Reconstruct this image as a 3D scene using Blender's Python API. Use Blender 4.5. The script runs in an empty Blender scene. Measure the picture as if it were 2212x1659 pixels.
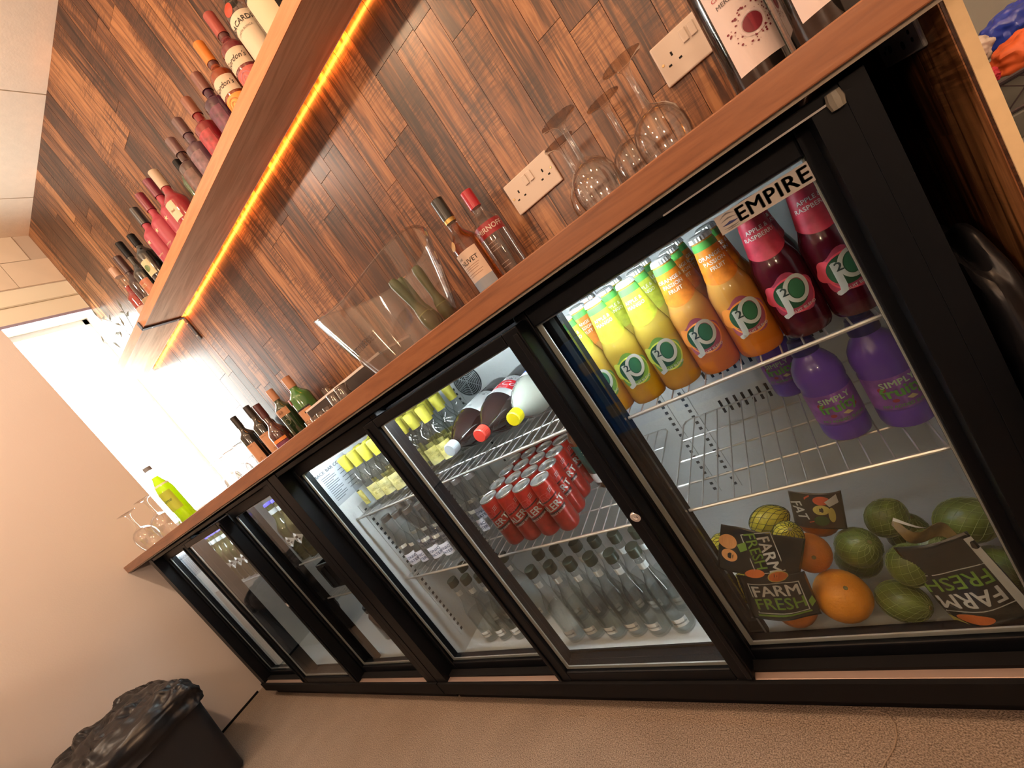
import bpy, bmesh, math, random
from mathutils import Vector, Matrix
random.seed(7)
PI = math.pi
SC = bpy.context.scene
COL = SC.collection

# ------------------------------------------------------------------ camera
RM = [[0.7240623290950439, 0.394375424834458, -0.5658637361345056],
      [-0.4028873183533368, -0.4240713542283715, -0.8110766272264122],
      [-0.5598352903270014, 0.8152493549887396, -0.1481652351090714]]
cam = bpy.data.cameras.new('camera')
cam.sensor_width = 36; cam.lens = 902.23 / 2212 * 36
cam.clip_start = .01
co = bpy.data.objects.new('camera', cam); COL.objects.link(co)
mr = Matrix(RM).transposed() @ Matrix(((1, 0, 0), (0, -1, 0), (0, 0, -1)))
co.matrix_world = Matrix.Translation((1.216, -0.5511, 0.8744)) @ mr.to_4x4()
SC.camera = co

# ------------------------------------------------------------------ world, light, exposure
W = bpy.data.worlds.new('sky'); SC.world = W; W.use_nodes = True
bg = W.node_tree.nodes['Background']; bg.inputs[0].default_value = (1, .985, .95, 1); bg.inputs[1].default_value = 30
SC.view_settings.view_transform = 'Standard'; SC.view_settings.look = 'None'
SC.view_settings.gamma = 1; SC.view_settings.use_curve_mapping = False
SC.view_settings.exposure = 0.0
cy = SC.cycles
cy.max_bounces = 7; cy.diffuse_bounces = 3; cy.glossy_bounces = 3; cy.transmission_bounces = 4; cy.use_adaptive_sampling = True; cy.adaptive_threshold = .035
cy.transparent_max_bounces = 18; cy.sample_clamp_indirect = 4; cy.caustics_reflective = False; cy.caustics_refractive = False
cy.use_denoising = True

def light(name, kind, loc, power, color, **k):
    l = bpy.data.lights.new(name, kind); l.energy = power; l.color = color
    for a, b in k.items():
        if a != 'rot': setattr(l, a, b)
    o = bpy.data.objects.new(name, l); COL.objects.link(o); o.location = loc
    if 'rot' in k: o.rotation_euler = k['rot']
    return o
WARM = (1, .65, .38)
LAMPS = [(-.75, -.62), (.35, -.62), (1.45, -.62), (2.3, -.75), (-.2, -2.2), (1.3, -2.2)]
LAMP_Z = 2.42
for i, (x, y) in enumerate(LAMPS):
    light('pendant_light', 'POINT', (x, y, LAMP_Z), (36, 40, 22, 12, 20, 20)[i], ((1, .78, .60), (1, .64, .38), (1, .60, .34), WARM, (1, .78, .60), (1, .68, .44))[i], shadow_soft_size=.035)
for x in (.2, 1.9): light('added_fill_light', 'POINT', (x, -2.46, 1.62), 38, (1, .70, .47), shadow_soft_size=.09)  # fill lights added behind the camera to brighten the recesses and shelf underside
light('window_portal', 'AREA', (-1.66, .41, 1.56), 1, (1, 1, 1), shape='RECTANGLE', size=1.25, size_y=.36, rot=(0, -PI/2, 0)).data.cycles.is_portal = True

# ------------------------------------------------------------------ materials
MATS = {}
def nmat(name):
    m = bpy.data.materials.new(name); m.use_nodes = True
    return m, m.node_tree, m.node_tree.nodes['Principled BSDF']
def P(name, col, rough=.5, metal=0, coat=0, bump=0, bscale=60, var=0, vscale=8, emit=0, trans=0, sss=0, spec=None, stretch=(1, 1, 1)):
    if name in MATS: return MATS[name]
    m, nt, b = nmat(name)
    b.inputs['Base Color'].default_value = (*col, 1); b.inputs['Roughness'].default_value = rough
    b.inputs['Metallic'].default_value = metal; b.inputs['Coat Weight'].default_value = coat
    b.inputs['Coat Roughness'].default_value = .06
    if spec is not None: b.inputs['Specular IOR Level'].default_value = spec
    if trans: b.inputs['Transmission Weight'].default_value = trans
    if emit:
        b.inputs['Emission Color'].default_value = (*col, 1); b.inputs['Emission Strength'].default_value = emit
    if bump or var:
        tc = nt.nodes.new('ShaderNodeTexCoord'); mp = nt.nodes.new('ShaderNodeMapping')
        mp.inputs['Scale'].default_value = stretch
        nt.links.new(tc.outputs['Object'], mp.inputs['Vector'])
    if bump:
        n = nt.nodes.new('ShaderNodeTexNoise'); n.inputs['Scale'].default_value = bscale; n.inputs['Detail'].default_value = 3
        bp = nt.nodes.new('ShaderNodeBump'); bp.inputs['Strength'].default_value = bump; bp.inputs['Distance'].default_value = .002
        nt.links.new(mp.outputs[0], n.inputs['Vector']); nt.links.new(n.outputs[0], bp.inputs['Height']); nt.links.new(bp.outputs[0], b.inputs['Normal'])
    if var:
        n = nt.nodes.new('ShaderNodeTexNoise'); n.inputs['Scale'].default_value = vscale; n.inputs['Detail'].default_value = 5
        r = nt.nodes.new('ShaderNodeValToRGB')
        r.color_ramp.elements[0].position = .3; r.color_ramp.elements[1].position = .7
        r.color_ramp.elements[0].color = (*[c * (1 - var) for c in col], 1); r.color_ramp.elements[1].color = (*[min(1, c * (1 + var)) for c in col], 1)
        nt.links.new(mp.outputs[0], n.inputs['Vector']); nt.links.new(n.outputs[0], r.inputs[0]); nt.links.new(r.outputs[0], b.inputs['Base Color'])
    MATS[name] = m
    return m
def GL(name, tint=(1, 1, 1), edge=None, rough=.02, refl=1.0, haze=0, ior=1.45):
    """thin glass: clear with a Fresnel reflection; the glass tints more where it is seen edge-on"""
    if name in MATS: return MATS[name]
    m = bpy.data.materials.new(name); m.use_nodes = True; nt = m.node_tree; nt.nodes.clear()
    out = nt.nodes.new('ShaderNodeOutputMaterial'); mix = nt.nodes.new('ShaderNodeMixShader')
    tr = nt.nodes.new('ShaderNodeBsdfTransparent'); gl = nt.nodes.new('ShaderNodeBsdfGlossy'); fr = nt.nodes.new('ShaderNodeFresnel')
    nt.nodes.remove(fr); lf = nt.nodes.new('ShaderNodeLayerWeight'); lf.inputs['Blend'].default_value = .5
    pw = nt.nodes.new('ShaderNodeMath'); pw.operation = 'POWER'; pw.inputs[1].default_value = 5
    fr = nt.nodes.new('ShaderNodeMath'); fr.operation = 'MULTIPLY_ADD'; fr.inputs[1].default_value = .96; fr.inputs[2].default_value = .04
    nt.links.new(lf.outputs['Facing'], pw.inputs[0]); nt.links.new(pw.outputs[0], fr.inputs[0]); gl.inputs['Roughness'].default_value = rough
    mul = nt.nodes.new('ShaderNodeMath'); mul.operation = 'MULTIPLY'; mul.inputs[1].default_value = refl; mul.use_clamp = True
    tr.inputs[0].default_value = (*tint, 1)
    if edge:
        lw = nt.nodes.new('ShaderNodeLayerWeight'); lw.inputs['Blend'].default_value = .35
        mc = nt.nodes.new('ShaderNodeMix'); mc.data_type = 'RGBA'
        mc.inputs[6].default_value = (*tint, 1); mc.inputs[7].default_value = (*edge, 1)
        nt.links.new(lw.outputs['Facing'], mc.inputs[0]); nt.links.new(mc.outputs[2], tr.inputs[0])
    nt.links.new(fr.outputs[0], mul.inputs[0]); nt.links.new(mul.outputs[0], mix.inputs[0])
    nt.links.new(tr.outputs[0], mix.inputs[1]); nt.links.new(gl.outputs[0], mix.inputs[2])
    last = mix
    if haze:
        df = nt.nodes.new('ShaderNodeBsdfDiffuse'); df.inputs[0].default_value = (.8, .8, .8, 1)
        m2 = nt.nodes.new('ShaderNodeMixShader'); m2.inputs[0].default_value = haze
        nt.links.new(mix.outputs[0], m2.inputs[1]); nt.links.new(df.outputs[0], m2.inputs[2]); last = m2
    nt.links.new(last.outputs[0], out.inputs[0])
    MATS[name] = m
    return m
def juice(name, top, bot, z0, z1):
    """cloudy juice in glass: paler at the top, deeper at the bottom, lets light through a little"""
    m, nt, b = nmat(name)
    tc = nt.nodes.new('ShaderNodeTexCoord'); sp = nt.nodes.new('ShaderNodeSeparateXYZ'); mr_ = nt.nodes.new('ShaderNodeMapRange')
    mr_.inputs[1].default_value = z0; mr_.inputs[2].default_value = z1
    r = nt.nodes.new('ShaderNodeValToRGB'); r.color_ramp.elements[0].color = (*bot, 1); r.color_ramp.elements[1].color = (*top, 1)
    nt.links.new(tc.outputs['Object'], sp.inputs[0]); nt.links.new(sp.outputs[2], mr_.inputs[0]); nt.links.new(mr_.outputs[0], r.inputs[0])
    nt.links.new(r.outputs[0], b.inputs['Base Color'])
    b.inputs['Roughness'].default_value = .12; b.inputs['Coat Weight'].default_value = 1; b.inputs['Coat Roughness'].default_value = .03
    tl = nt.nodes.new('ShaderNodeBsdfTranslucent'); nt.links.new(r.outputs[0], tl.inputs[0])
    mx = nt.nodes.new('ShaderNodeMixShader'); mx.inputs[0].default_value = .35
    out = nt.nodes['Material Output']
    nt.links.new(b.outputs[0], mx.inputs[1]); nt.links.new(tl.outputs[0], mx.inputs[2]); nt.links.new(mx.outputs[0], out.inputs[0])
    MATS[name] = m
    return m
def wood(name, cols, axis=2, rough=.42, rnd=True, sc=1.0, coat=0, knots=True):
    """planks or boards: grain along one axis, tone differs from board to board"""
    m, nt, b = nmat(name); L = nt.links.new; N = nt.nodes.new
    tc = N('ShaderNodeTexCoord'); oi = N('ShaderNodeObjectInfo'); mp = N('ShaderNodeMapping'); add = N('ShaderNodeVectorMath'); add.operation = 'ADD'
    cmb = N('ShaderNodeCombineXYZ'); mu = N('ShaderNodeMath'); mu.operation = 'MULTIPLY'; mu.inputs[1].default_value = 37.0 if rnd else 0
    L(oi.outputs['Random'], mu.inputs[0]); [L(mu.outputs[0], cmb.inputs[i]) for i in range(3)]
    L(tc.outputs['Object'], add.inputs[0]); L(cmb.outputs[0], add.inputs[1])
    s = [20 * sc, 20 * sc, 20 * sc]; s[axis] = 1.3 * sc; mp.inputs['Scale'].default_value = s
    L(add.outputs[0], mp.inputs['Vector'])
    n1 = N('ShaderNodeTexNoise'); n1.inputs['Scale'].default_value = 2.2; n1.inputs['Detail'].default_value = 8; n1.inputs['Roughness'].default_value = .62; n1.inputs['Distortion'].default_value = 1.9
    L(mp.outputs[0], n1.inputs['Vector'])
    mp2 = N('ShaderNodeMapping'); s2 = [9 * sc] * 3; s2[axis] = 1.2 * sc; mp2.inputs['Scale'].default_value = s2; L(add.outputs[0], mp2.inputs['Vector'])
    n2 = N('ShaderNodeTexNoise'); n2.inputs['Scale'].default_value = 1.3; n2.inputs['Detail'].default_value = 3; n2.inputs['Distortion'].default_value = .8
    L(mp2.outputs[0], n2.inputs['Vector'])
    # cathedral rings: bands of the slow noise
    m1 = N('ShaderNodeMath'); m1.operation = 'MULTIPLY'; m1.inputs[1].default_value = 26; L(n2.outputs[0], m1.inputs[0])
    sn = N('ShaderNodeMath'); sn.operation = 'SINE'; L(m1.outputs[0], sn.inputs[0])
    sc1 = N('ShaderNodeMath'); sc1.operation = 'MULTIPLY_ADD'; sc1.inputs[1].default_value = .045; sc1.inputs[2].default_value = 0; L(sn.outputs[0], sc1.inputs[0])
    a1 = N('ShaderNodeMath'); a1.operation = 'ADD'; L(n1.outputs[0], a1.inputs[0]); L(sc1.outputs[0], a1.inputs[1])
    r1 = N('ShaderNodeMath'); r1.operation = 'MULTIPLY_ADD'; r1.inputs[1].default_value = .42 if rnd else 0; r1.inputs[2].default_value = -.21 if rnd else 0
    L(oi.outputs['Random'], r1.inputs[0]); a2 = N('ShaderNodeMath'); a2.operation = 'ADD'; L(a1.outputs[0], a2.inputs[0]); L(r1.outputs[0], a2.inputs[1])
    cr = N('ShaderNodeValToRGB'); e = cr.color_ramp.elements
    pos = [.28, .45, .58, .75]
    e[0].position = pos[0]; e[0].color = (*cols[0], 1); e[1].position = pos[3]; e[1].color = (*cols[3], 1)
    for i in (1, 2):
        q = e.new(pos[i]); q.color = (*cols[i], 1)
    L(a2.outputs[0], cr.inputs[0]); 
    last = cr.outputs[0]
    if knots:
        # fine dark pores and cracks along the grain
        mp3 = N('ShaderNodeMapping'); s3 = [85 * sc] * 3; s3[axis] = 3.2 * sc; mp3.inputs['Scale'].default_value = s3; L(add.outputs[0], mp3.inputs['Vector'])
        n3 = N('ShaderNodeTexNoise'); n3.inputs['Scale'].default_value = 1; n3.inputs['Detail'].default_value = 4; L(mp3.outputs[0], n3.inputs['Vector'])
        rr = N('ShaderNodeValToRGB'); rr.color_ramp.elements[0].position = .39; rr.color_ramp.elements[1].position = .455
        rr.color_ramp.elements[0].color = (.30, .25, .22, 1); rr.color_ramp.elements[1].color = (1, 1, 1, 1)
        L(n3.outputs[0], rr.inputs[0]); mm = N('ShaderNodeMix'); mm.data_type = 'RGBA'; mm.blend_type = 'MULTIPLY'; mm.inputs[0].default_value = 1
        L(last, mm.inputs[6]); L(rr.outputs[0], mm.inputs[7]); last = mm.outputs[2]
    if knots:
        # rough-sawn cross marks in patches
        mp6 = N('ShaderNodeMapping'); s6 = [16.] * 3; s6[axis] = 260.; mp6.inputs['Scale'].default_value = s6; L(add.outputs[0], mp6.inputs['Vector'])
        n6 = N('ShaderNodeTexNoise'); n6.inputs['Scale'].default_value = 1; n6.inputs['Detail'].default_value = 3; n6.inputs['Distortion'].default_value = .6; L(mp6.outputs[0], n6.inputs['Vector'])
        r6 = N('ShaderNodeValToRGB'); r6.color_ramp.elements[0].position = .42; r6.color_ramp.elements[1].position = .56
        r6.color_ramp.elements[0].color = (.45, .40, .37, 1); r6.color_ramp.elements[1].color = (1.0, 1.0, 1.0, 1)
        n7 = N('ShaderNodeTexNoise'); n7.inputs['Scale'].default_value = 5; n7.inputs['Detail'].default_value = 2; L(add.outputs[0], n7.inputs['Vector'])
        r7 = N('ShaderNodeValToRGB'); r7.color_ramp.elements[0].position = .47; r7.color_ramp.elements[1].position = .60
        L(n6.outputs[0], r6.inputs[0]); L(n7.outputs[0], r7.inputs[0]); m6 = N('ShaderNodeMix'); m6.data_type = 'RGBA'; m6.blend_type = 'MULTIPLY'
        L(r7.outputs[0], m6.inputs[0]); L(last, m6.inputs[6]); L(r6.outputs[0], m6.inputs[7]); last = m6.outputs[2]
        mp4 = N('ShaderNodeMapping'); s4 = [11.] * 3; s4[axis] = 3.6; mp4.inputs['Scale'].default_value = s4; L(add.outputs[0], mp4.inputs['Vector'])
        vo = N('ShaderNodeTexVoronoi'); vo.inputs['Scale'].default_value = 1; L(mp4.outputs[0], vo.inputs['Vector'])
        kr = N('ShaderNodeValToRGB'); ke = kr.color_ramp.elements; ke[0].position = .03; ke[0].color = (.30, .22, .18, 1); ke[1].position = .15; ke[1].color = (1, 1, 1, 1)
        for p_, c_ in ((.07, .55), (.09, .85), (.11, .62)):
            q_ = ke.new(p_); q_.color = (c_, c_ * .93, c_ * .88, 1)
        L(vo.outputs['Distance'], kr.inputs[0]); m5 = N('ShaderNodeMix'); m5.data_type = 'RGBA'; m5.blend_type = 'MULTIPLY'; m5.inputs[0].default_value = .85
        L(last, m5.inputs[6]); L(kr.outputs[0], m5.inputs[7]); last = m5.outputs[2]
    L(last, b.inputs['Base Color']); b.inputs['Roughness'].default_value = rough; b.inputs['Coat Weight'].default_value = coat
    b.inputs['Coat Roughness'].default_value = .25
    bp = N('ShaderNodeBump'); bp.inputs['Strength'].default_value = .25; bp.inputs['Distance'].default_value = .001
    L(a1.outputs[0], bp.inputs['Height']); L(bp.outputs[0], b.inputs['Normal'])
    MATS[name] = m
    return m

plank_m = wood('plank_laminate', [(.050, .019, .010), (.120, .046, .019), (.215, .088, .034), (.37, .170, .068)], 2, rough=.36, coat=.18)
top_m = wood('worktop_laminate', [(.15, .055, .025), (.22, .085, .037), (.265, .105, .046), (.31, .13, .058)], 0, rough=.35, rnd=False, knots=False)
shelf_m = wood('shelf_wood', [(.42, .27, .17), (.56, .38, .25), (.66, .47, .32), (.74, .55, .39)], 0, rough=.5, rnd=False, sc=.6, knots=False)
edge_m = wood('shelf_edge', [(.50, .20, .08), (.58, .24, .1), (.64, .27, .12), (.7, .32, .14)], 0, rough=.5, rnd=False, knots=False)
wall_m = P('painted_wall', (.70, .635, .60), .6, bump=.12, bscale=180)
ceil_m = P('ceiling_tile', (.84, .74, .62), .9, bump=.2, bscale=120, var=.03, vscale=30)
wtile_m = P('wall_tile', (.70, .60, .48), .35, var=.04, vscale=6)
grout_m = P('grout', (.52, .44, .36), .9)
cream_m = P('cream_paint', (.80, .76, .62), .5)
white_m = P('white_plastic', (.64, .55, .48), .35)
black_m = P('black_enamel', (.004, .005, .007), .42, spec=.16, bump=.03, bscale=200)
blackm_m = P('black_matt', (.007, .007, .008), .7, spec=.15)
bag_m = P('black_polythene', (.010, .010, .012), .33, spec=.35, bump=.5, bscale=22)
bin_m = P('black_bin_plastic', (.012, .013, .018), .55, bump=.06, bscale=250)
liner_m = P('embossed_aluminium', (.74, .77, .79), .45, .15, bump=.55, bscale=110)
chrome_m = P('chrome', (.85, .86, .87), .30, .75)
alu_m = P('aluminium', (.62, .60, .58), .3, .9)
gasket_m = P('gasket_strip', (.62, .63, .62), .35, .3)
brk_m = P('bracket_steel', (.05, .045, .05), .35, .6)
mdf_m = P('mdf', (.70, .52, .30), .8, bump=.1, bscale=300, var=.05, vscale=60)
dark_m = P('dark_hole', (.004, .004, .004), .9)
paper_m = P('paper', (.42, .45, .50), .8)
glass_door = GL('door_glass', (.90, .93, .92), rough=.015, refl=1.0)
glass_m = GL('clear_glass', (.995, .995, .995), edge=(.94, .93, .92), refl=2.1, rough=.04)
glassb_m = GL('bottle_glass', (.99, .995, .995), edge=(.84, .88, .88), refl=1.5, rough=.03)
acry_m = GL('clear_acrylic', (.97, .96, .95), edge=(.70, .68, .66), refl=2.2, rough=.05, haze=.03)

def carpet():
    m, nt, b = nmat('carpet'); L = nt.links.new; N = nt.nodes.new
    tc = N('ShaderNodeTexCoord'); n = N('ShaderNodeTexNoise'); n.inputs['Scale'].default_value = 420; n.inputs['Detail'].default_value = 2
    n2 = N('ShaderNodeTexNoise'); n2.inputs['Scale'].default_value = 7; n2.inputs['Detail'].default_value = 4
    L(tc.outputs['Object'], n.inputs['Vector']); L(tc.outputs['Object'], n2.inputs['Vector'])
    r = N('ShaderNodeValToRGB'); r.color_ramp.elements[0].position = .30; r.color_ramp.elements[1].position = .72
    r.color_ramp.elements[0].color = (.160, .120, .092, 1); r.color_ramp.elements[1].color = (.53, .425, .345, 1)
    r2 = N('ShaderNodeValToRGB'); r2.color_ramp.elements[0].position = .3; r2.color_ramp.elements[1].position = .7
    r2.color_ramp.elements[0].color = (.86, .86, .86, 1); r2.color_ramp.elements[1].color = (1, 1, 1, 1)
    mm = N('ShaderNodeMix'); mm.data_type = 'RGBA'; mm.blend_type = 'MULTIPLY'; mm.inputs[0].default_value = 1
    L(n.outputs[0], r.inputs[0]); L(n2.outputs[0], r2.inputs[0]); L(r.outputs[0], mm.inputs[6]); L(r2.outputs[0], mm.inputs[7])
    L(mm.outputs[2], b.inputs['Base Color']); b.inputs['Roughness'].default_value = .95; b.inputs['Specular IOR Level'].default_value = .1
    bp = N('ShaderNodeBump'); bp.inputs['Strength'].default_value = .9; bp.inputs['Distance'].default_value = .004
    L(n.outputs[0], bp.inputs['Height']); L(bp.outputs[0], b.inputs['Normal'])
    return m
carpet_m = carpet()

# ------------------------------------------------------------------ mesh helpers
class MB:
    def __init__(s): s.v = []; s.f = []
    def add(s, v, f):
        o = len(s.v); s.v += [tuple(p) for p in v]; s.f += [tuple(i + o for i in q) for q in f]; return s
    def box(s, x0, x1, y0, y1, z0, z1):
        v = [(x, y, z) for z in (z0, z1) for y in (y0, y1) for x in (x0, x1)]
        return s.add(v, [(0, 2, 3, 1), (4, 5, 7, 6), (0, 1, 5, 4), (2, 6, 7, 3), (0, 4, 6, 2), (1, 3, 7, 5)])
    def lathe(s, prof, n=24, c=(0, 0, 0), close=False):
        """profile [(r, z)...] bottom to top, around z"""
        v = []; f = []; rows = []
        for r, z in prof:
            if r < 1e-6: rows.append([len(v)]); v.append((c[0], c[1], c[2] + z))
            else:
                rows.append(list(range(len(v), len(v) + n)))
                v += [(c[0] + r * math.cos(2 * PI * i / n), c[1] + r * math.sin(2 * PI * i / n), c[2] + z) for i in range(n)]
        for a, b in zip(rows, rows[1:]):
            for i in range(n):
                j = (i + 1) % n
                if len(a) == 1 and len(b) == 1: continue
                if len(a) == 1: f.append((a[0], b[j], b[i]))
                elif len(b) == 1: f.append((a[i], a[j], b[0]))
                else: f.append((a[i], a[j], b[j], b[i]))
        return s.add(v, f)
    def tube(s, pts, r=.002, n=6, cyc=False):
        pts = [Vector(p) for p in pts]; m = len(pts); v = []; f = []
        up = Vector((.13, .29, .95)).normalized()
        for i, p in enumerate(pts):
            if cyc: t = pts[(i + 1) % m] - pts[i - 1]
            else: t = pts[min(i + 1, m - 1)] - pts[max(i - 1, 0)]
            t.normalize(); a = t.cross(up)
            if a.length < 1e-4: a = t.cross(Vector((1, 0, 0)))
            a.normalize(); b = t.cross(a)
            v += [tuple(p + a * (r * math.cos(2 * PI * k / n)) + b * (r * math.sin(2 * PI * k / n))) for k in range(n)]
        for i in range(m if cyc else m - 1):
            j = (i + 1) % m
            for k in range(n):
                l = (k + 1) % n; f.append((i * n + k, i * n + l, j * n + l, j * n + k))
        if not cyc: f += [tuple(range(n))[::-1], tuple((m - 1) * n + k for k in range(n))]
        return s.add(v, f)
    def mesh(s, name, smooth=35):
        me = bpy.data.meshes.new(name); me.from_pydata(s.v, [], s.f); me.validate()
        b = bmesh.new(); b.from_mesh(me); bmesh.ops.recalc_face_normals(b, faces=b.faces); b.to_mesh(me); b.free()
        if smooth:
            me.polygons.foreach_set('use_smooth', [True] * len(me.polygons)); me.set_sharp_from_angle(angle=math.radians(smooth))
        return me
    def obj(s, name, mat, parent=None, smooth=35, label=None, kind=None, bevel=0):
        return OB(name, s.mesh(name, smooth), mat, parent, label, kind, bevel)
def OB(name, me, mat, parent=None, label=None, kind=None, bevel=0, loc=None):
    o = bpy.data.objects.new(name, me); COL.objects.link(o)
    if mat and not me.materials: me.materials.append(mat)
    if parent: o.parent = parent
    if label: o['label'] = label
    if kind: o['kind'] = kind
    if loc: o.location = loc
    if bevel:
        b = o.modifiers.new('bevel', 'BEVEL'); b.width = bevel; b.segments = 2; b.limit_method = 'ANGLE'
    return o
def tag(o, label, cat, group=None):
    o['label'] = label; o['category'] = cat
    if group: o['group'] = group
    return o
def thing(name, label, cat, loc=(0, 0, 0), rz=0, group=None):
    o = bpy.data.objects.new(name, None); COL.objects.link(o); o.location = loc; o.rotation_euler = (0, 0, rz)
    o.empty_display_size = .02
    return tag(o, label, cat, group)
def dup(src, loc, rz=0, label=None, group=None):
    def cp(o, par):
        c = o.copy(); COL.objects.link(c)
        if par: c.parent = par
        for ch in [k for k in ALL.get(o.name, [])]: cp(ch, c)
        return c
    r = cp(src, None); r.location = loc; r.rotation_euler = (src.rotation_euler[0], src.rotation_euler[1], rz)
    if label: r['label'] = label
    if group: r['group'] = group
    return r
ALL = {}
def register(root):
    """remember the children of a prototype so dup() can copy them"""
    def walk(o):
        ALL[o.name] = list(o.children)
        for c in o.children: walk(c)
    walk(root); return root

# text as flat meshes, cached
TX = {}
def text_uv(s, size, bold=0, shear=0, space=1):
    k = (s, size, bold, shear, space)
    if k not in TX:
        c = bpy.data.curves.new('t', 'FONT'); c.body = s; c.size = size; c.align_x = 'CENTER'; c.align_y = 'CENTER'; c.offset = 0
        c.shear = shear; c.space_character = space; c.resolution_u = 2; c.fill_mode = 'FRONT'
        o = bpy.data.objects.new('t', c); COL.objects.link(o)
        bpy.context.view_layer.update()
        me = bpy.data.meshes.new_from_object(o.evaluated_get(bpy.context.evaluated_depsgraph_get()))
        v = [(p.co.x, p.co.y) for p in me.vertices]; f = [tuple(p.vertices) for p in me.polygons]
        bpy.data.objects.remove(o); bpy.data.meshes.remove(me); bpy.data.curves.remove(c)
        if bold:
            d = bold * size * .55; V, F = [], []
            for dx, dy in ((-d, 0), (d, 0), (0, d * .7), (0, -d * .7)):
                o_ = len(V); V += [(x + dx, y + dy) for x, y in v]; F += [tuple(i + o_ for i in q) for q in f]
            v, f = V, F
        TX[k] = (v, f)
    return TX[k]
def poly_uv(pts): return (list(pts), [tuple(range(len(pts)))])
def disc_uv(cx, cy_, rx, ry, n=28, rot=0):
    c, s = math.cos(rot), math.sin(rot); o = []
    for i in range(n):
        a = 2 * PI * i / n; x = rx * math.cos(a); y = ry * math.sin(a); o.append((cx + x * c - y * s, cy_ + x * s + y * c))
    return poly_uv(o)
def ring_uv(cx, cy_, rx, ry, w, n=28, rot=0):
    c, s = math.cos(rot), math.sin(rot); v = []; f = []
    for k in (0, 1):
        for i in range(n):
            a = 2 * PI * i / n; x = (rx - k * w) * math.cos(a); y = (ry - k * w) * math.sin(a); v.append((cx + x * c - y * s, cy_ + x * s + y * c))
    for i in range(n): j = (i + 1) % n; f.append((i, j, n + j, n + i))
    return v, f
def grid_uv(x0, x1, y0, y1, nx=8, ny=2):
    v = [(x0 + (x1 - x0) * i / nx, y0 + (y1 - y0) * j / ny) for j in range(ny + 1) for i in range(nx + 1)]
    f = [(j * (nx + 1) + i, j * (nx + 1) + i + 1, (j + 1) * (nx + 1) + i + 1, (j + 1) * (nx + 1) + i) for j in range(ny) for i in range(nx)]
    return v, f
def mv(uv, dx=0, dy=0, rot=0, sc=1):
    c, s = math.cos(rot) * sc, math.sin(rot) * sc
    return [(x * c - y * s + dx, x * s + y * c + dy) for x, y in uv[0]], uv[1]
def wrap(mb, uv, R, off=.0003, a0=0):
    """lay flat (u, z) shapes on a round body; R is a radius or a function of z; u = 0 faces -y"""
    rf = R if callable(R) else (lambda z: R)
    out = []
    for u, z in uv[0]:
        r = rf(z); a = u / max(r, .008) + a0; out.append(((r + off) * math.sin(a), -(r + off) * math.cos(a), z))
    mb.add(out, uv[1]); return mb
def flat(mb, uv, M=Matrix()):
    """flat (x, z) shapes facing -y, moved by M"""
    mb.add([tuple(M @ Vector((x, 0, z))) for x, z in uv[0]], uv[1]); return mb
def tri(uv):
    """split long n-gons so wrapped shapes follow the curve"""
    b = bmesh.new(); vs = [b.verts.new((x, y, 0)) for x, y in uv[0]]
    for f in uv[1]:
        try: b.faces.new([vs[i] for i in f])
        except ValueError: pass
    bmesh.ops.triangulate(b, faces=b.faces)
    xs = [v.co.x for v in b.verts]
    if xs and max(xs) - min(xs) > .012:
        for k in range(1, 8):
            x = min(xs) + (max(xs) - min(xs)) * k / 8
            bmesh.ops.bisect_plane(b, geom=b.verts[:] + b.edges[:] + b.faces[:], plane_co=(x, 0, 0), plane_no=(1, 0, 0))
    b.verts.index_update()
    r = ([(v.co.x, v.co.y) for v in b.verts], [tuple(v.index for v in f.verts) for f in b.faces]); b.free()
    return r
def wrapped(name, uvs, R, mat, parent, off=.0004, a0=0, label=None):
    mb = MB()
    for uv in uvs: wrap(mb, tri(uv), R, off, a0)
    me = bpy.data.meshes.new(name); me.from_pydata(mb.v, [], mb.f)
    b = bmesh.new(); b.from_mesh(me)
    for f in b.faces:
        c = f.calc_center_median(); f.normal_update()
        if f.normal.dot(Vector((c.x, c.y, 0))) < 0: f.normal_flip()
    b.to_mesh(me); b.free(); me.polygons.foreach_set('use_smooth', [True] * len(me.polygons))
    return OB(name, me, mat, parent, label)
def flatobj(name, uvs, M, mat, parent=None, label=None):
    mb = MB()
    for uv in uvs: flat(mb, uv, M)
    me = bpy.data.meshes.new(name); me.from_pydata(mb.v, [], mb.f)
    return OB(name, me, mat, parent, label)

# ================================================================== SETTING
XL, YB, ZC = -1.60, .592, 2.659
XR, YF = 3.0, -2.6
def struct(o): o['kind'] = 'structure'; return o
struct(MB().box(XL - .3, XR, YF, 1.2, -.05, 0).obj('floor', carpet_m, smooth=0))
WX0, WX1 = 1.45, 1.45
wb = struct(MB().box(XL - .2, WX0, YB + .008, YB + .10, 0, ZC).obj('wall_back', P('plank_groove', (.02, .012, .008), .8), smooth=0))
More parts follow.
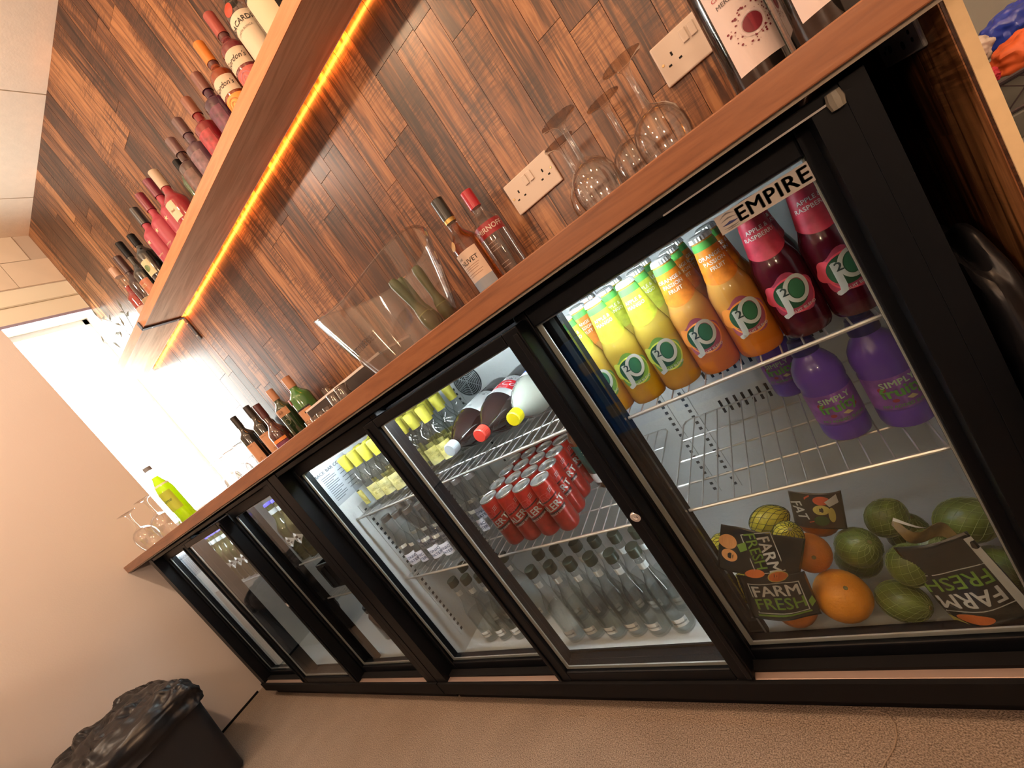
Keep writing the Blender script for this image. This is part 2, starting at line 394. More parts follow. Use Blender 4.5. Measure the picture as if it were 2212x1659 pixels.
# planks, one by one
edges = [XL]
fixed = [.119, .181, .262, .33, .398, .456, .512, .578, .644, .732, .805]
x = XL
while x < fixed[0] - .05:
    x += random.choice([.062, .068, .085, .1, .062, .078]); edges.append(min(x, fixed[0]))
edges[-1] = fixed[0]; edges += fixed[1:]; x = edges[-1]
while x < WX0 - .03:
    x += random.choice([.066, .088, .1, .062, .078]); edges.append(x)
edges[-1] = WX0
joints = {(.398): 1.62, (.578): 1.454, (.644): 1.60, (.119): 1.637}
for a, b in zip(edges, edges[1:]):
    zs = [.85]
    z = .85 + random.uniform(.12, .75)
    if round(a, 3) in joints: z = joints[round(a, 3)]
    if round(a, 3) == .398: zs.append(1.025)
    while z < ZC - .1:
        zs.append(z); z += random.uniform(.55, 1.15)
    zs.append(ZC)
    for c, d in zip(zs, zs[1:]):
        cx_, cz_ = (a + b) / 2, (c + d) / 2; hw, hh = (b - a) / 2 - .0006, (d - c) / 2 - .0006
        dy = random.uniform(0, .0006)
        mb = MB().box(-hw, hw, dy, .008, -hh, hh)
        OB('plank', mb.mesh('plank', 0), plank_m, wb, loc=(cx_, YB, cz_))
# left wall with the window opening (y .233 .. YB, z .93 .. 2.196)
WY0, WY1, WZ0, WZ1 = .233, YB + .008, .93, 2.196
wl = MB().box(XL - .2, XL, YF, WY0, 0, ZC).box(XL - .2, XL, WY0, YB + .1, 0, WZ0).box(XL - .2, XL, WY0, YB + .1, 2.375, ZC)
wl = struct(wl.obj('wall_left', wall_m, smooth=0))
MB().box(XL - .199, XL - .002, WY0 - .0, YB + .007, WZ1 + .0, 2.376).obj('blind_box', cream_m, wl, smooth=0)
MB().box(XL - .004, XL + .006, WY0 - .3, YB, WZ1 - .012, WZ1 + .002).obj('window_head_bead', P('bead', (.30, .26, .36), .5), wl, smooth=0)
MB().box(XL - .002, XL + .005, -.4, YB, 2.285, 2.292).obj('box_seam', P('seam', (.55, .5, .38), .6), wl, smooth=0)
for iz in range(2):
    for iy in range(6):
        y1 = YB - iy * .19 - (.07 if iz else 0); y0 = y1 - .188
        z0 = 2.378 + iz * .142
        OB('wall_tile', MB().box(-.003, .003, -(y1 - y0) / 2, (y1 - y0) / 2, -.069, .069).mesh('wall_tile', 0), wtile_m, wl, loc=(XL + .002, (y0 + y1) / 2, z0 + .0695), bevel=.001)
MB().box(XL - .001, XL + .0005, -.6, YB, 2.375, ZC).obj('tile_grout', grout_m, wl, smooth=0)
struct(MB().box(XL, XL + .008, YF, .02, 0, .010).obj('wall_foot_gap', blackm_m, smooth=0))  # black strip put in for the dark gap at the wall foot
MB().box(XL - .2, XL, YB - .0005, YB + .008, WZ0, 2.375).box(XL - .2, XL - .0, WY0, YB, WZ0 - .0, WZ0 + .002).obj('window_reveal', P('reveal_white', (.85, .85, .83), .6), wl, smooth=0)
# window
wf = MB().box(XL - .17, XL - .13, WY0, WY0 + .03, WZ0, WZ1).box(XL - .17, XL - .13, WY1 - .03, WY1, WZ0, WZ1).box(XL - .17, XL - .13, WY0, WY1, WZ0, WZ0 + .03).box(XL - .17, XL - .13, WY0, WY1, WZ1 - .03, WZ1)
wf = struct(wf.obj('window_1', P('window_upvc', (.9, .9, .9), .4), smooth=0))
MB().box(XL - .152, XL - .148, WY0 + .03, WY1 - .03, WZ0 + .03, WZ1 - .03).obj('window_pane', glass_door, wf, smooth=0)
# other walls of the room, behind and beside the camera
struct(MB().box(XL - .2, XR, YF - .1, YF, 0, ZC).obj('wall_front', wall_m, smooth=0))
struct(MB().box(XR, XR + .1, YF, 1.2, 0, ZC).obj('wall_right', wall_m, smooth=0))
struct(MB().box(WX0 - .02, XR, 1.1, 1.2, 0, ZC).obj('wall_store', P('grey_wall', (.36, .38, .36), .7, bump=.1), smooth=0))
struct(MB().box(WX0 - .01, WX0, YB + .1, 1.1, 0, ZC).obj('wall_return', wall_m, smooth=0))
# ceiling of tiles on a grid
ce = struct(MB().box(XL - .2, XR, YF - .1, 1.2, ZC + .012, ZC + .05).obj('ceiling', P('ceiling_grid', (.45, .36, .28), .8), smooth=0))
T = .6435
tm = MB().box(-T / 2 + .003, T / 2 - .003, -T / 2 + .003, T / 2 - .003, 0, .012).mesh('ceiling_tile', 0)
for i in range(8):
    for j in range(6):
        cx_ = -1.287 - T / 2 + i * T; cy_ = .35 + T / 2 - j * T
        if cx_ - T / 2 > XR: continue
        OB('ceiling_tile', tm, ceil_m, ce, loc=(cx_, cy_, ZC))

# ================================================================== WORKTOP, SHELF, PANEL
wt = thing('worktop', 'long reddish wood laminate worktop running over both black fridges', 'worktop', (0, 0, .883))
MB().box(XL, 1.402, -.03, YB - .001, 0, .034).obj('top_board', top_m, wt, smooth=0, bevel=.0015)
MB().box(XL, 1.402, -.024, -.018, -.004, .0).obj('under_strip', P('chip_edge', (.35, .30, .24), .8), wt, smooth=0)
sh = thing('wall_shelf', 'long wooden wall shelf holding the row of spirit bottles', 'shelf', (0, 0, 1.7253))
sb = MB().box(-1.553, 1.7, -.17, -.013, 0, .040).mesh('shelf_board', 0)
o = OB('shelf_board', sb, shelf_m, sh, loc=(0, YB - .001, 0), bevel=.001)
MB().box(-1.553, 1.7, YB - .1735, YB - .1712, .0, .040).obj('front_lipping', edge_m, sh, smooth=0)
def bracket(x, label):
    t = thing('shelf_bracket', label, 'bracket', (x, YB, 1.7253), group='steel shelf brackets')
    mb = MB().box(-.011, .011, -.180, -.003, -.007, -.001).box(-.011, .011, -.180, -.1755, -.007, .030).box(-.011, .011, -.0065, -.001, -.125, -.001)
    mb.obj('strap', brk_m, t, smooth=0, bevel=.0015)
    for y, z in ((-.14, -.0075), (-.03, -.0075)):
        MB().lathe([(0, -.0015), (.004, 0), (.004, .001)], 10, (0, y, z)).obj('screw', alu_m, t)
    for z in (-.035, -.105):
        m = MB().lathe([(.004, 0), (.0035, .0015), (0, .002)], 10); ob = m.obj('screw', alu_m, t); ob.rotation_euler = (PI / 2, 0, 0); ob.location = (0, -.0066, z)
    return t
bracket(-.905, 'black steel strap bracket near the cut end of the wall shelf')
# LED tape under the shelf, against the wall
led = thing('led_tape', 'orange glowing light tape under the back edge of the wall shelf', 'light strip', (0, YB - .0135, 1.7285))
MB().box(-1.50, 1.6, -.0005, .0005, -.004, .004).obj('tape', P('tape_base', (.8, .75, .7), .5), led, smooth=0)
MB().box(-1.50, 1.6, .0006, .0016, -.0025, .0025).obj('emitter', P('led_amber', (1, .25, .028), .5, emit=170), led, smooth=0)
# end panel: plank laminate face, raw MDF edge
pn = thing('end_panel', 'wood laminate end panel with raw board front edge right of the fridges', 'panel', (1.4035, 0, 0))
OB('laminate_face', MB().box(0, .002, -.002, YB, 0, .883).mesh('laminate_face', 0), plank_m, pn)
ex = [-.0015, .07, .155, .25, .33, .43, .5, .59]
for a, b in zip(ex, ex[1:]):
    z = random.uniform(.2, .8)
    for c, d in ((0, z), (z, .882)):
        OB('plank', MB().box(-.001, .0, -(b - a) / 2 + .0004, (b - a) / 2 - .0004, -(d - c) / 2, (d - c) / 2).mesh('plank', 0), plank_m, pn, loc=(0, (a + b) / 2, (c + d) / 2))
MB().box(.002, .0112, -.0035, YB, 0, .8825).obj('board_core', mdf_m, pn, smooth=0)

# ================================================================== SOCKETS
def socket(x, z, label):
    t = thing('double_socket', label, 'socket', (x + .073, YB - .001, z - .043), group='white wall sockets')
    MB().box(-.073, .073, -.009, 0, -.043, .043).obj('plate', white_m, t, smooth=0, bevel=.003)
    for s in (-1, 1):
        MB().box(s * .0085 - .0065, s * .0085 + .0065, -.0125, -.009, .006, .032).obj('switch', white_m, t, smooth=0, bevel=.0015)
        h = MB(); cx_ = s * .041
        h.box(cx_ - .002, cx_ + .002, -.0093, -.0085, .004, .012)
        for q in (-.011, .011): h.box(cx_ + q - .0032, cx_ + q + .0032, -.0093, -.0085, -.0115, -.0075)
        h.obj('pin_holes', dark_m, t, smooth=0)
        m = MB().lathe([(.003, 0), (.0028, .001), (0, .0012)], 12); ob = m.obj('screw', P('brass_screw', (.6, .42, .22), .35, .8), t); ob.rotation_euler = (PI / 2, 0, 0); ob.location = (s * .0635, -.009, 0)
socket(1.2145, 1.151, 'white double wall socket beside the wine bottles')
socket(.7795, 1.1505, 'white double wall socket above the vodka bottle, left of the glasses')
# connector plate screwed under the worktop, on the end panel
cp = thing('connector_plate', 'grey plastic connector plate with holes screwed to the end panel', 'plate', (1.4025, .09, .870))
MB().box(-.0035, 0, -.052, .052, -.016, .0125).obj('plate_body', P('grey_plastic', (.42, .40, .36), .5), cp, smooth=0, bevel=.002)
for y, z, r in ((.02, .0, .0042), (-.012, -.004, .0042), (-.034, .004, .0022), (-.036, -.004, .0022), (.036, -.001, .0022), (.028, .003, .002)):
    m = MB().lathe([(0, 0), (r, 0), (r, .0006), (0, .0006)], 12); ob = m.obj('screw_hole', dark_m, cp); ob.rotation_euler = (0, -PI / 2, 0); ob.location = (-.0034, y, z)

# ================================================================== FRIDGES
def frame_box(mb, x0, x1, z0, z1, gx0, gx1, gz0, gz1, y0, y1):
    mb.box(x0, gx0, y0, y1, z0, z1).box(gx1, x1, y0, y1, z0, z1).box(gx0, gx1, y0, y1, z0, gz0).box(gx0, gx1, y0, y1, gz1, z1); return mb
FD = .52; FZ = .098; LED = {}
def wire_shelf(par, x0, x1, z, y0=.088, y1=.43):
    mb = MB(); r = .0022
    c = .018
    loop = [(x0, y0, z), (x1, y0, z), (x1, y1 - c, z), (x1 - c * .3, y1 - c * .3, z), (x1 - c, y1, z), (x0 + c, y1, z), (x0 + c * .3, y1 - c * .3, z), (x0, y1 - c, z)]
    mb.tube([(x0 - .004, y0, z), (x1 + .004, y0, z)], .0032, 8)
    mb.tube(loop, r, 6, True)
    for k in range(1, 4):
        y = y0 + (y1 - y0) * k / 4; mb.tube([(x0, y, z - .004), (x1, y, z - .004)], r, 6)
    n = int((x1 - x0) / .0265)
    for k in range(1, n):
        x = x0 + (x1 - x0) * k / n; mb.tube([(x, y0 - .001, z + .001), (x, y1, z + .001)], .0014, 5)
    return mb.obj('wire_shelf', chrome_m, par)
def fridge(X, label, led_power, shelves, lit):
    t = thing('bar_fridge', label, 'fridge', (X, 0, 0), group='black triple-door bar fridges')
    c = MB()
    c.box(0, .045, .0, FD, .085, .873).box(1.330, 1.35, .0, FD, .085, .873).box(1.303, 1.33, .0, .035, .092, .862)
    c.box(.045, 1.33, .002, FD, .862, .873).box(.045, 1.33, .0, .07, .861, .862).box(.045, 1.33, .002, FD, .085, .092)
    c.box(.045, 1.33, FD - .01, FD, .092, .862)
    c.obj('casing', black_m, t, smooth=0, bevel=.002)
    MB().box(.004, 1.346, .022, .03, 0, .085).box(.004, .012, .03, FD, 0, .085).box(1.338, 1.346, .03, FD, 0, .085).obj('plinth', blackm_m, t, smooth=0)
    MB().box(.0, 1.35, -.006, .002, .052, .0932).obj('kick_rail', blackm_m, t, smooth=0)
    MB().box(.004, 1.346, .015, .034, .0865, .0998).obj('door_guide', blackm_m, t, smooth=0)
    MB().box(.004, 1.346, .002, .034, .0865, .0935).obj('door_track', P('track_metal', (.46, .34, .29), .4, .5), t, smooth=0, bevel=.001)
    # lining
    l = MB().box(.045, .060, .07, FD - .01, .095, .852).box(1.322, 1.33, .07, FD - .01, .095, .852)
    l.box(.06, 1.322, FD - .03, FD - .01, .095, .852).box(.06, 1.322, .07, FD - .03, .845, .852)
    l.box(.06, 1.322, .075, FD - .03, FZ - .014, FZ)
    l.obj('lining', liner_m, t, smooth=0)
    MB().box(.892, .936, .0712, .079, .0935, .845).obj('centre_post', P('post_gloss', (.006, .007, .009), .12, coat=.5), t, smooth=0)
    MB().box(.047, 1.328, .071, .075, .0935, .0995).obj('sill', blackm_m, t, smooth=0)
    # perforated shelf rails
    r = MB(); h = MB()
    for x, y in ((.0605, .115), (.0605, .40)):
        y += .012; zt_ = .66 if y < .2 else .80
        r.box(x, x + .004, y - .012, y + .012, .14, zt_)
        for k in range(27 if y < .2 else 34): h.box(x + .004, x + .0045, y - .004, y + .004, .15 + k * .0185, .158 + k * .0185)
    for x in (.30, .86, .915):
        r.box(x - .012, x + .012, FD - .034, FD - .03, .14, .80)
        for k in range(34): h.box(x - .004, x + .004, FD - .0346, FD - .034, .15 + k * .0185, .158 + k * .0185)
    r.obj('shelf_rail', liner_m, t, smooth=0, kind='stuff'); h.obj('rail_slots', P('slot_grey', (.05, .055, .06), .7), t, smooth=0, kind='stuff')
    # vent slots in the back, doubled by a row drawn as their reflection
    v = MB()
    for k in range(15):
        v.box(.985 + k * .018, .991 + k * .018, FD - .0306, FD - .03, .455, .478)
        v.box(.985 + k * .018, .991 + k * .018, FD - .0306, FD - .03, .355, .392)
    v.obj('slots_and_reflection', dark_m, t, smooth=0, kind='stuff')
    # fan grille
    g = MB(); fc = (.365, FD - .036, .765)
    for k in range(1, 9):
        R_ = .0062 * k; g.tube([(fc[0] + R_ * math.cos(a * PI / 12), fc[1], fc[2] + R_ * math.sin(a * PI / 12)) for a in range(24)], .0012, 5, True)
    for a in (0, 1, 2): g.tube([(fc[0] - .05 * math.cos(a * PI / 3 + .3), fc[1] + .002, fc[2] - .05 * math.sin(a * PI / 3 + .3)), (fc[0] + .05 * math.cos(a * PI / 3 + .3), fc[1] + .002, fc[2] + .05 * math.sin(a * PI / 3 + .3))], .0012, 5)
    g.obj('fan_grille', P('grille_grey', (.45, .48, .50), .4, .3), t)
    m = MB().lathe([(0, 0), (.052, 0), (.052, .002), (0, .002)], 28).obj('fan_well', P('fan_dark', (.03, .035, .04), .6), t); m.rotation_euler = (PI / 2, 0, 0); m.location = (fc[0], FD - .03, fc[2])
    # light strip behind the top rail
    MB().box(.07, 1.10, .080, .092, .838, .845).obj('light_strip', P('cool_led_%s' % lit, (.90, .97, 1), .5, emit=led_power), t, smooth=0)
    MB().box(.8925, .899, .0800, .0850, .16, .80).obj('added_fill_strip', P('fill_strip_led_%s' % lit, (.90, .97, 1), .5, emit=(45 if lit == 'bright' else 2)), t, smooth=0)  # hidden strip added to brighten the left and middle compartments
    MB().box(.899, .936, .079, .098, .0935, .845).obj('added_light_baffle', blackm_m, t, smooth=0)  # hidden baffle added to keep that fill out of the right compartment
    # paper notice on the left inner wall
    n = MB().box(.0603, .0607, .072, .185, .695, .812).obj('notice', paper_m, t, smooth=0)
    Mx = Matrix.Translation((.0609, .128, 0)) @ Matrix.Rotation(PI / 2, 4, 'Z')
    ink = P('grey_ink', (.08, .09, .11), .8)
    ls = [mv(text_uv('BACK BAR COOLER', .0135, .05), 0, .797)]
    for k in range(13):
        w = .045 * (1 if k % 3 else .7); z = .783 - k * .0062
        ls.append(poly_uv([(-.048, z), (-.048 + w, z), (-.048 + w, z + .0018), (-.048, z + .0018)]))
        if k % 2: ls.append(poly_uv([(.008, z), (.044, z), (.044, z + .0018), (.008, z + .0018)]))
    flatobj('notice_print', ls, Mx, ink, n)
    for x0, x1, z in shelves: wire_shelf(t, x0, x1, z)
    # doors: x0,x1,glass x0,x1,y
    for nm, x0, x1, g0, g1, y, lockx in (('left', .047, .475, .0815 - .018, .455, .036, None), ('right', .885, 1.328, .909, 1.290, .036, None), ('middle', .463, .903, .500, .872, .0, .886)):
        fr = MB(); frame_box(fr, x0, x1, .0935, .860 if nm != 'middle' else .850, g0, g1, .122, .829, y, y + .034)
        d = fr.obj('door', black_m, t, smooth=0, bevel=.0025)
        MB().box(g0, g1, y + .005, y + .009, .122, .829).obj('door_glass', glass_door, d, smooth=0)
        s = MB()
        s.box(g0, g0 + .009, y + .0092, y + .012, .122, .829).box(g0 + .009, g1, y + .0092, y + .012, .122, .1295).box(g1 - .002, g1, y + .0092, y + .012, .13, .829)
        s.box(g0 + .009, g1, y + .0092, y + .012, .8265, .829)
        s.obj('spacer_strip', gasket_m, d, smooth=0)
        if lockx:
            m = MB().lathe([(.0095, 0), (.0095, .003), (.008, .0042), (.0035, .0042), (.003, .0032), (0, .0032)], 20).obj('lock', chrome_m, d)
            m.rotation_euler = (PI / 2, 0, 0); m.location = (lockx + .004, y, .479)
            MB().box(x0 + .002, x0 + .012, y - .004, y, .10, .84).obj('grip_rib', black_m, d, smooth=0, bevel=.002)
            MB().box(x1 - .012, x1 - .002, y - .004, y, .10, .84).obj('grip_rib', black_m, d, smooth=0, bevel=.002)
    return t
FA = fridge(0.0, 'black triple sliding door fridge with juices, cans and fruit, nearest the end panel', 120, [(.068, .862, .632), (.068, .862, .400), (.905, 1.318, .607), (.905, 1.318, .400)], 'bright')
FB = fridge(-1.354, 'black triple sliding door fridge standing against the left wall', 60, [(.068, .862, .575), (.905, 1.318, .560), (.905, 1.318, .40)], 'dim')
# right top track edge with worn end clip
MB().box(1.150, 1.318, -.0025, -.0005, .8605, .8625).obj('track_lip', alu_m, FA, smooth=0)
m = MB().lathe([(0, -.009), (.006, -.008), (.0075, 0), (.006, .008), (0, .009)], 10, (1.323, -.003, .861)).obj('end_clip', P('worn_clip', (.22, .20, .16), .5, bump=.5, bscale=90), FA)
# badge on the right door glass
bd = MB().box(1.190, 1.2905, .0395, .0405, .8005, .8235).obj('badge', P('badge_silver', (.44, .41, .38), .45), FA, smooth=0)
flatobj('badge_lettering', [mv(text_uv('EMPIRE', .0235, .055, space=1.06), 1.2500, .8115)], Matrix.Translation((0, .0392, 0)), P('ink_black', (.01, .01, .01), .6), bd)
gx, gz = 1.2035, .8118
def swoosh(dz, h, b):
    a = [(gx - .0095 + .019 * k / 8, gz + dz + b * (1 - ((k - 4) / 4) ** 2) + h * (1 - abs(k - 4) / 4.2)) for k in range(9)]
    c = [(gx - .0095 + .019 * k / 8, gz + dz + b * (1 - ((k - 4) / 4) ** 2)) for k in range(9)]
    return poly_uv(c + a[::-1])
flatobj('badge_globe', [swoosh(.0055, .002, .003), swoosh(.002, .002, .001), swoosh(-.006, .002, -.002), swoosh(-.0085, .0012, -.001)], Matrix.Translation((0, .0391, 0)), P('globe_grey', (.15, .14, .14), .5), bd)
flatobj('badge_globe_band', [swoosh(-.0022, .0035, -.0015)], Matrix.Translation((0, .0391, 0)), P('globe_blue', (.02, .03, .12), .5), bd)
# thermostat display on the plinth
dp = MB().box(.62, .74, .0195, .0222, .046, .074).obj('control_display', P('display_black', (.012, .01, .012), .2), FA, smooth=0)
red_e = P('led_red', (1, .05, .04), .5, emit=3.0)
flatobj('display_digits', [poly_uv([(x, .053), (x + .0026, .053), (x + .0026, .0665), (x, .0665)]) for x in (.654, .661)], Matrix.Translation((0, .0192, 0)), red_e, dp)
for x, m_ in ((.682, P('led_green', (.1, .6, .25), .5, emit=.5)), (.695, P('led_red_dim', (.8, .1, .08), .5, emit=.5)), (.708, P('led_white', (.7, .7, .7), .5, emit=.35))):
    flatobj('display_button', [disc_uv(x, .06, .0028, .0028, 12)], Matrix.Translation((0, .0192, 0)), m_, dp)
th = MB().tube([(1.036, .015, .002), (1.052, .014, .0025), (1.064, .008, .003), (1.069, -.006, .002), (1.066, -.022, .002), (1.058, -.038, .002), (1.047, -.052, .002), (1.035, -.067, .002)], .0009, 6).obj('cable_tie_tail', P('clear_thread', (.36, .27, .20), .3), None)
tag(th, 'thin clear plastic thread lying on the carpet before the fridge', 'thread')

# ================================================================== BOTTLES
def prof(h, r, zs, zn, rn, foot=.006, n=8):
    p = [(0, .0015), (r * .6, .0), (r * .93, 0), (r, foot), (r, zs)]
    for k in range(1, n):
        t = k / n; p.append((rn + (r - rn) * (math.cos(PI * t) + 1) / 2, zs + (zn - zs) * t))
    return p + [(rn, zn), (rn, h - .006), (rn + .0012, h - .005), (rn + .0012, h), (0, h)]
def rfun(p):
    q = sorted([(z, r) for r, z in p if r > .004], key=lambda a: a[0])
    def f(z):
        for (z0, r0), (z1, r1) in zip(q, q[1:]):
            if z0 <= z <= z1: return r0 if z1 - z0 < 1e-6 else r0 + (r1 - r0) * (z - z0) / (z1 - z0)
        return q[0][1] if z < q[0][0] else q[-1][1]
    return f
def plain(name, col, rough=.12, coat=.6): return P(name, tuple(c * .7 for c in col), rough, coat=coat)
def cyl(z0, z1, r, dome=.0): return [(0, z0), (r, z0), (r, z1 - .001), (r - .001, z1), (0, z1 + dome)]
def bottle(name, label, loc, sp, group=None, rz=0, cat='bottle', n=24):
    t = thing(name, label, cat, loc, rz, group)
    p = prof(*sp['shape']); R = rfun(p)
    MB().lathe(p, n).obj('glass_body', sp['body'], t)
    if 'fill' in sp:
        zf, mat = sp['fill']; q = [(0, .004)]
        q += [(r - .0018, max(z, .004)) for r, z in p[2:] if r > .004 and z < zf] + [(R(zf) - .0018, zf), (0, zf)]
        MB().lathe(q, n).obj('drink', mat, t)
    if 'cap' in sp:
        z0, z1, r, mat = sp['cap']; MB().lathe(cyl(z0, z1, r), 20).obj('cap', mat, t)
    for k, lb in enumerate(sp.get('labels', [])):
        z0, z1, w, mat = lb[:4]; off = lb[4] if len(lb) > 4 else .0005; dx = lb[5] if len(lb) > 5 else 0
        if w >= 6: w = 2 * PI * R((z0 + z1) / 2) * .999; g = grid_uv(-w / 2, w / 2, z0, z1, 28, 3)
        else: g = grid_uv(dx - w / 2, dx + w / 2, z0, z1, 12, 3)
        # wrap by angle at the middle height so cone labels stay closed
        rm = R((z0 + z1) / 2); mb = MB()
        mb.add([((R(z) + off) * math.sin(u / rm), -(R(z) + off) * math.cos(u / rm), z) for u, z in g[0]], g[1]).obj(lb[6] if len(lb) > 6 else 'paper_label', mat, t)
    for nm, uvs, mat in sp.get('prints', []):
        wrapped(nm, uvs, R, mat, t, .0011)
    return t
ink_k = P('ink_black', (.01, .01, .01), .6); ink_w = P('ink_white', (.85, .85, .85), .5); ink_r = P('ink_red', (.35, .03, .04), .5)
T_ = text_uv

# ---- fruit juice bottles in the right of the near fridge
JP = [(0, .002), (.020, 0), (.028, 0), (.0305, .005), (.031, .012), (.031, .098), (.0300, .108), (.0270, .118), (.0240, .127), (.0218, .138), (.0202, .150), (.0184, .163), (.0164, .178), (.0150, .190), (.0150, .192), (.0150, .196), (0, .196)]
JR = rfun(JP)
FL = {
 'yellow': dict(j=((.78, .62, .10), (.80, .42, .01)), a=(.55, .62, .05), b=(.20, .40, .06), band=(.10, .42, .08), words=['APPLE &', 'MANGO'], name='yellow mango juice bottle'),
 'orange': dict(j=((.88, .48, .12), (.84, .25, .02)), a=(.80, .25, .02), b=(.42, .10, .16), band=(.10, .42, .08), words=['ORANGE &', 'PASSION', 'FRUIT'], name='orange passion fruit juice bottle'),
 'berry': dict(j=((.12, .008, .022), (.10, .006, .018)), a=(.62, .045, .09), b=(.45, .06, .13), band=(.55, .05, .08), words=['APPLE &', 'RASPBERRY'], name='dark red raspberry juice bottle')}
def blob(cx, cz, r, k=5, amp=.13, ph=0, n=40):
    return poly_uv([(cx + r * (1 + amp * math.sin(k * a + ph)) * math.cos(a), cz + r * (1 + amp * math.sin(k * a + ph)) * math.sin(a)) for a in [2 * PI * i / n for i in range(n)]])
def juice_bottle(kind):
    f = FL[kind]; t = thing('juice_bottle', f['name'], 'bottle')
    MB().lathe(JP, 26).obj('juice_filled_body', juice('juice_' + kind, f['j'][0], f['j'][1], .02, .13), t)
    c = [(0, .191), (.0155, .191)]
    mb = MB()
    n = 42; v = []
    for r0, z, w in ((.0162, .1895, .0009), (.0155, .196, .0002), (.0125, .1985, 0)):
        v.append([((r0 + w * (1 if i % 2 else -1)) * math.cos(2 * PI * i / n), (r0 + w * (1 if i % 2 else -1)) * math.sin(2 * PI * i / n), z) for i in range(n)])
    fs = []
    for a in (0, 1):
        for i in range(n): j = (i + 1) % n; fs.append((a * n + i, a * n + j, (a + 1) * n + j, (a + 1) * n + i))
    fs.append(tuple(2 * n + i for i in range(n))); mb.add(v[0] + v[1] + v[2], fs); mb.obj('crown_cap', chrome_m, t, smooth=20)
    # neck label: widens with the neck, wavy lower edge
    zb = .124; top = .176
    g = ([], []); nx = 24; ny = 5
    lab = []; 
    for j in range(ny + 1):
        for i in range(nx + 1):
            a = -2.4 + 4.8 * i / nx; z0 = zb + .007 * math.cos(a * 1.5) * -1 + .004
            z = z0 + (top - z0) * j / ny; lab.append(((JR(z) + .0006) * math.sin(a), -(JR(z) + .0006) * math.cos(a), z))
    fc = [(j * (nx + 1) + i, j * (nx + 1) + i + 1, (j + 1) * (nx + 1) + i + 1, (j + 1) * (nx + 1) + i) for j in range(ny) for i in range(nx)]
    MB().add(lab, fc).obj('neck_label', P('neck_' + kind, f['a'], .4, var=.25, vscale=90), t)
    MB().lathe([(JR(.176) + .0007, .176), (JR(.187) + .0007, .187)], 26).obj('neck_band', P('band_' + kind, f['band'], .4), t)
    ws = f['words']; sz = .0082
    wrapped('neck_wording', [mv(T_(w, sz, .02), .001, .164 - i * .0090) for i, w in enumerate(ws)], JR, ink_w, t, .0009)
    # splash label with the initials
    G = lambda uv: ([(x * 1.32, .064 + (z - .066) * 1.32) for x, z in uv[0]], uv[1])
    wrapped('splash_label', [G(q_) for q_ in [blob(0, .066, .0225, 5, .10, .4)]], JR, P('splash_' + kind, f['b'], .4), t, .0004)
    wrapped('splash_petal', [G(q_) for q_ in [blob(-.013, .069, .0125, 4, .12), ring_uv(.002, .065, .0200, .0200, .0018)]], JR, P('petal_' + kind, tuple(min(1, c * 1.25 + .04) for c in f['a']), .4), t, .0007)
    wrapped('green_disc', [G(q_) for q_ in [disc_uv(-.0005, .067, .0155, .0155)]], JR, P('disc_green', (.02, .085, .04), .4), t, .0010)
    wh = P('logo_white', (.66, .70, .70), .4)
    wrapped('logo_letters', [G(q_) for q_ in [ring_uv(.0060, .0705, .0115, .0150, .0040, rot=-.15), mv(T_('J', .036, .06), -.0075, .0630)]], JR, wh, t, .0014)
    wrapped('logo_leaf', [G(q_) for q_ in [disc_uv(.0060, .0705, .0066, .0102, rot=-.15)]], JR, P('leaf_green', (.04, .18, .09), .4), t, .0013)
    wrapped('logo_two', [G(q_) for q_ in [mv(T_('2', .0125, .05), -.0046, .0715)]], JR, P('two_dark', (.03, .05, .05), .4), t, .0018)
    wrapped('small_wording', [G(q_) for q_ in [mv(T_('FRUIT BLEND', .0042, .02), .004, .0485, .12)]], JR, wh, t, .0011)
    return register(t)
JB = {k: juice_bottle(k) for k in FL}
ordn = ['first', 'second', 'third', 'fourth', 'fifth', 'sixth', 'seventh', 'eighth', 'ninth', 'tenth']
rows = [['yellow', 'yellow', 'yellow', 'orange', 'orange', 'berry', 'berry'], ['orange', 'yellow', 'yellow', 'orange', 'orange', 'berry'], ['orange', 'yellow', 'yellow', 'orange', None, None]]
rn_ = ['front row', 'second row', 'third row']
first = {k: True for k in FL}
SH1 = .6105
for j, row in enumerate(rows):
    for i, k in enumerate(row):
        if not k: continue
        xx = .911 + .0622 * i + (.003 if j else 0) + j * .004; yy = .140 + j * .066
        if i == 6: xx = 1.284
        rz = .12 + random.uniform(-.12, .12)
        lab = '%s, %s of upper shelf, %s from left' % (FL[k]['name'], rn_[j], ordn[i])
        if first[k]: o = JB[k]; o.location = (xx, yy, SH1); o.rotation_euler = (0, 0, rz); o['label'] = lab; o['group'] = 'juice bottles on the upper shelf'; first[k] = False
        else: dup(JB[k], (xx, yy, SH1), rz, lab, 'juice bottles on the upper shelf')

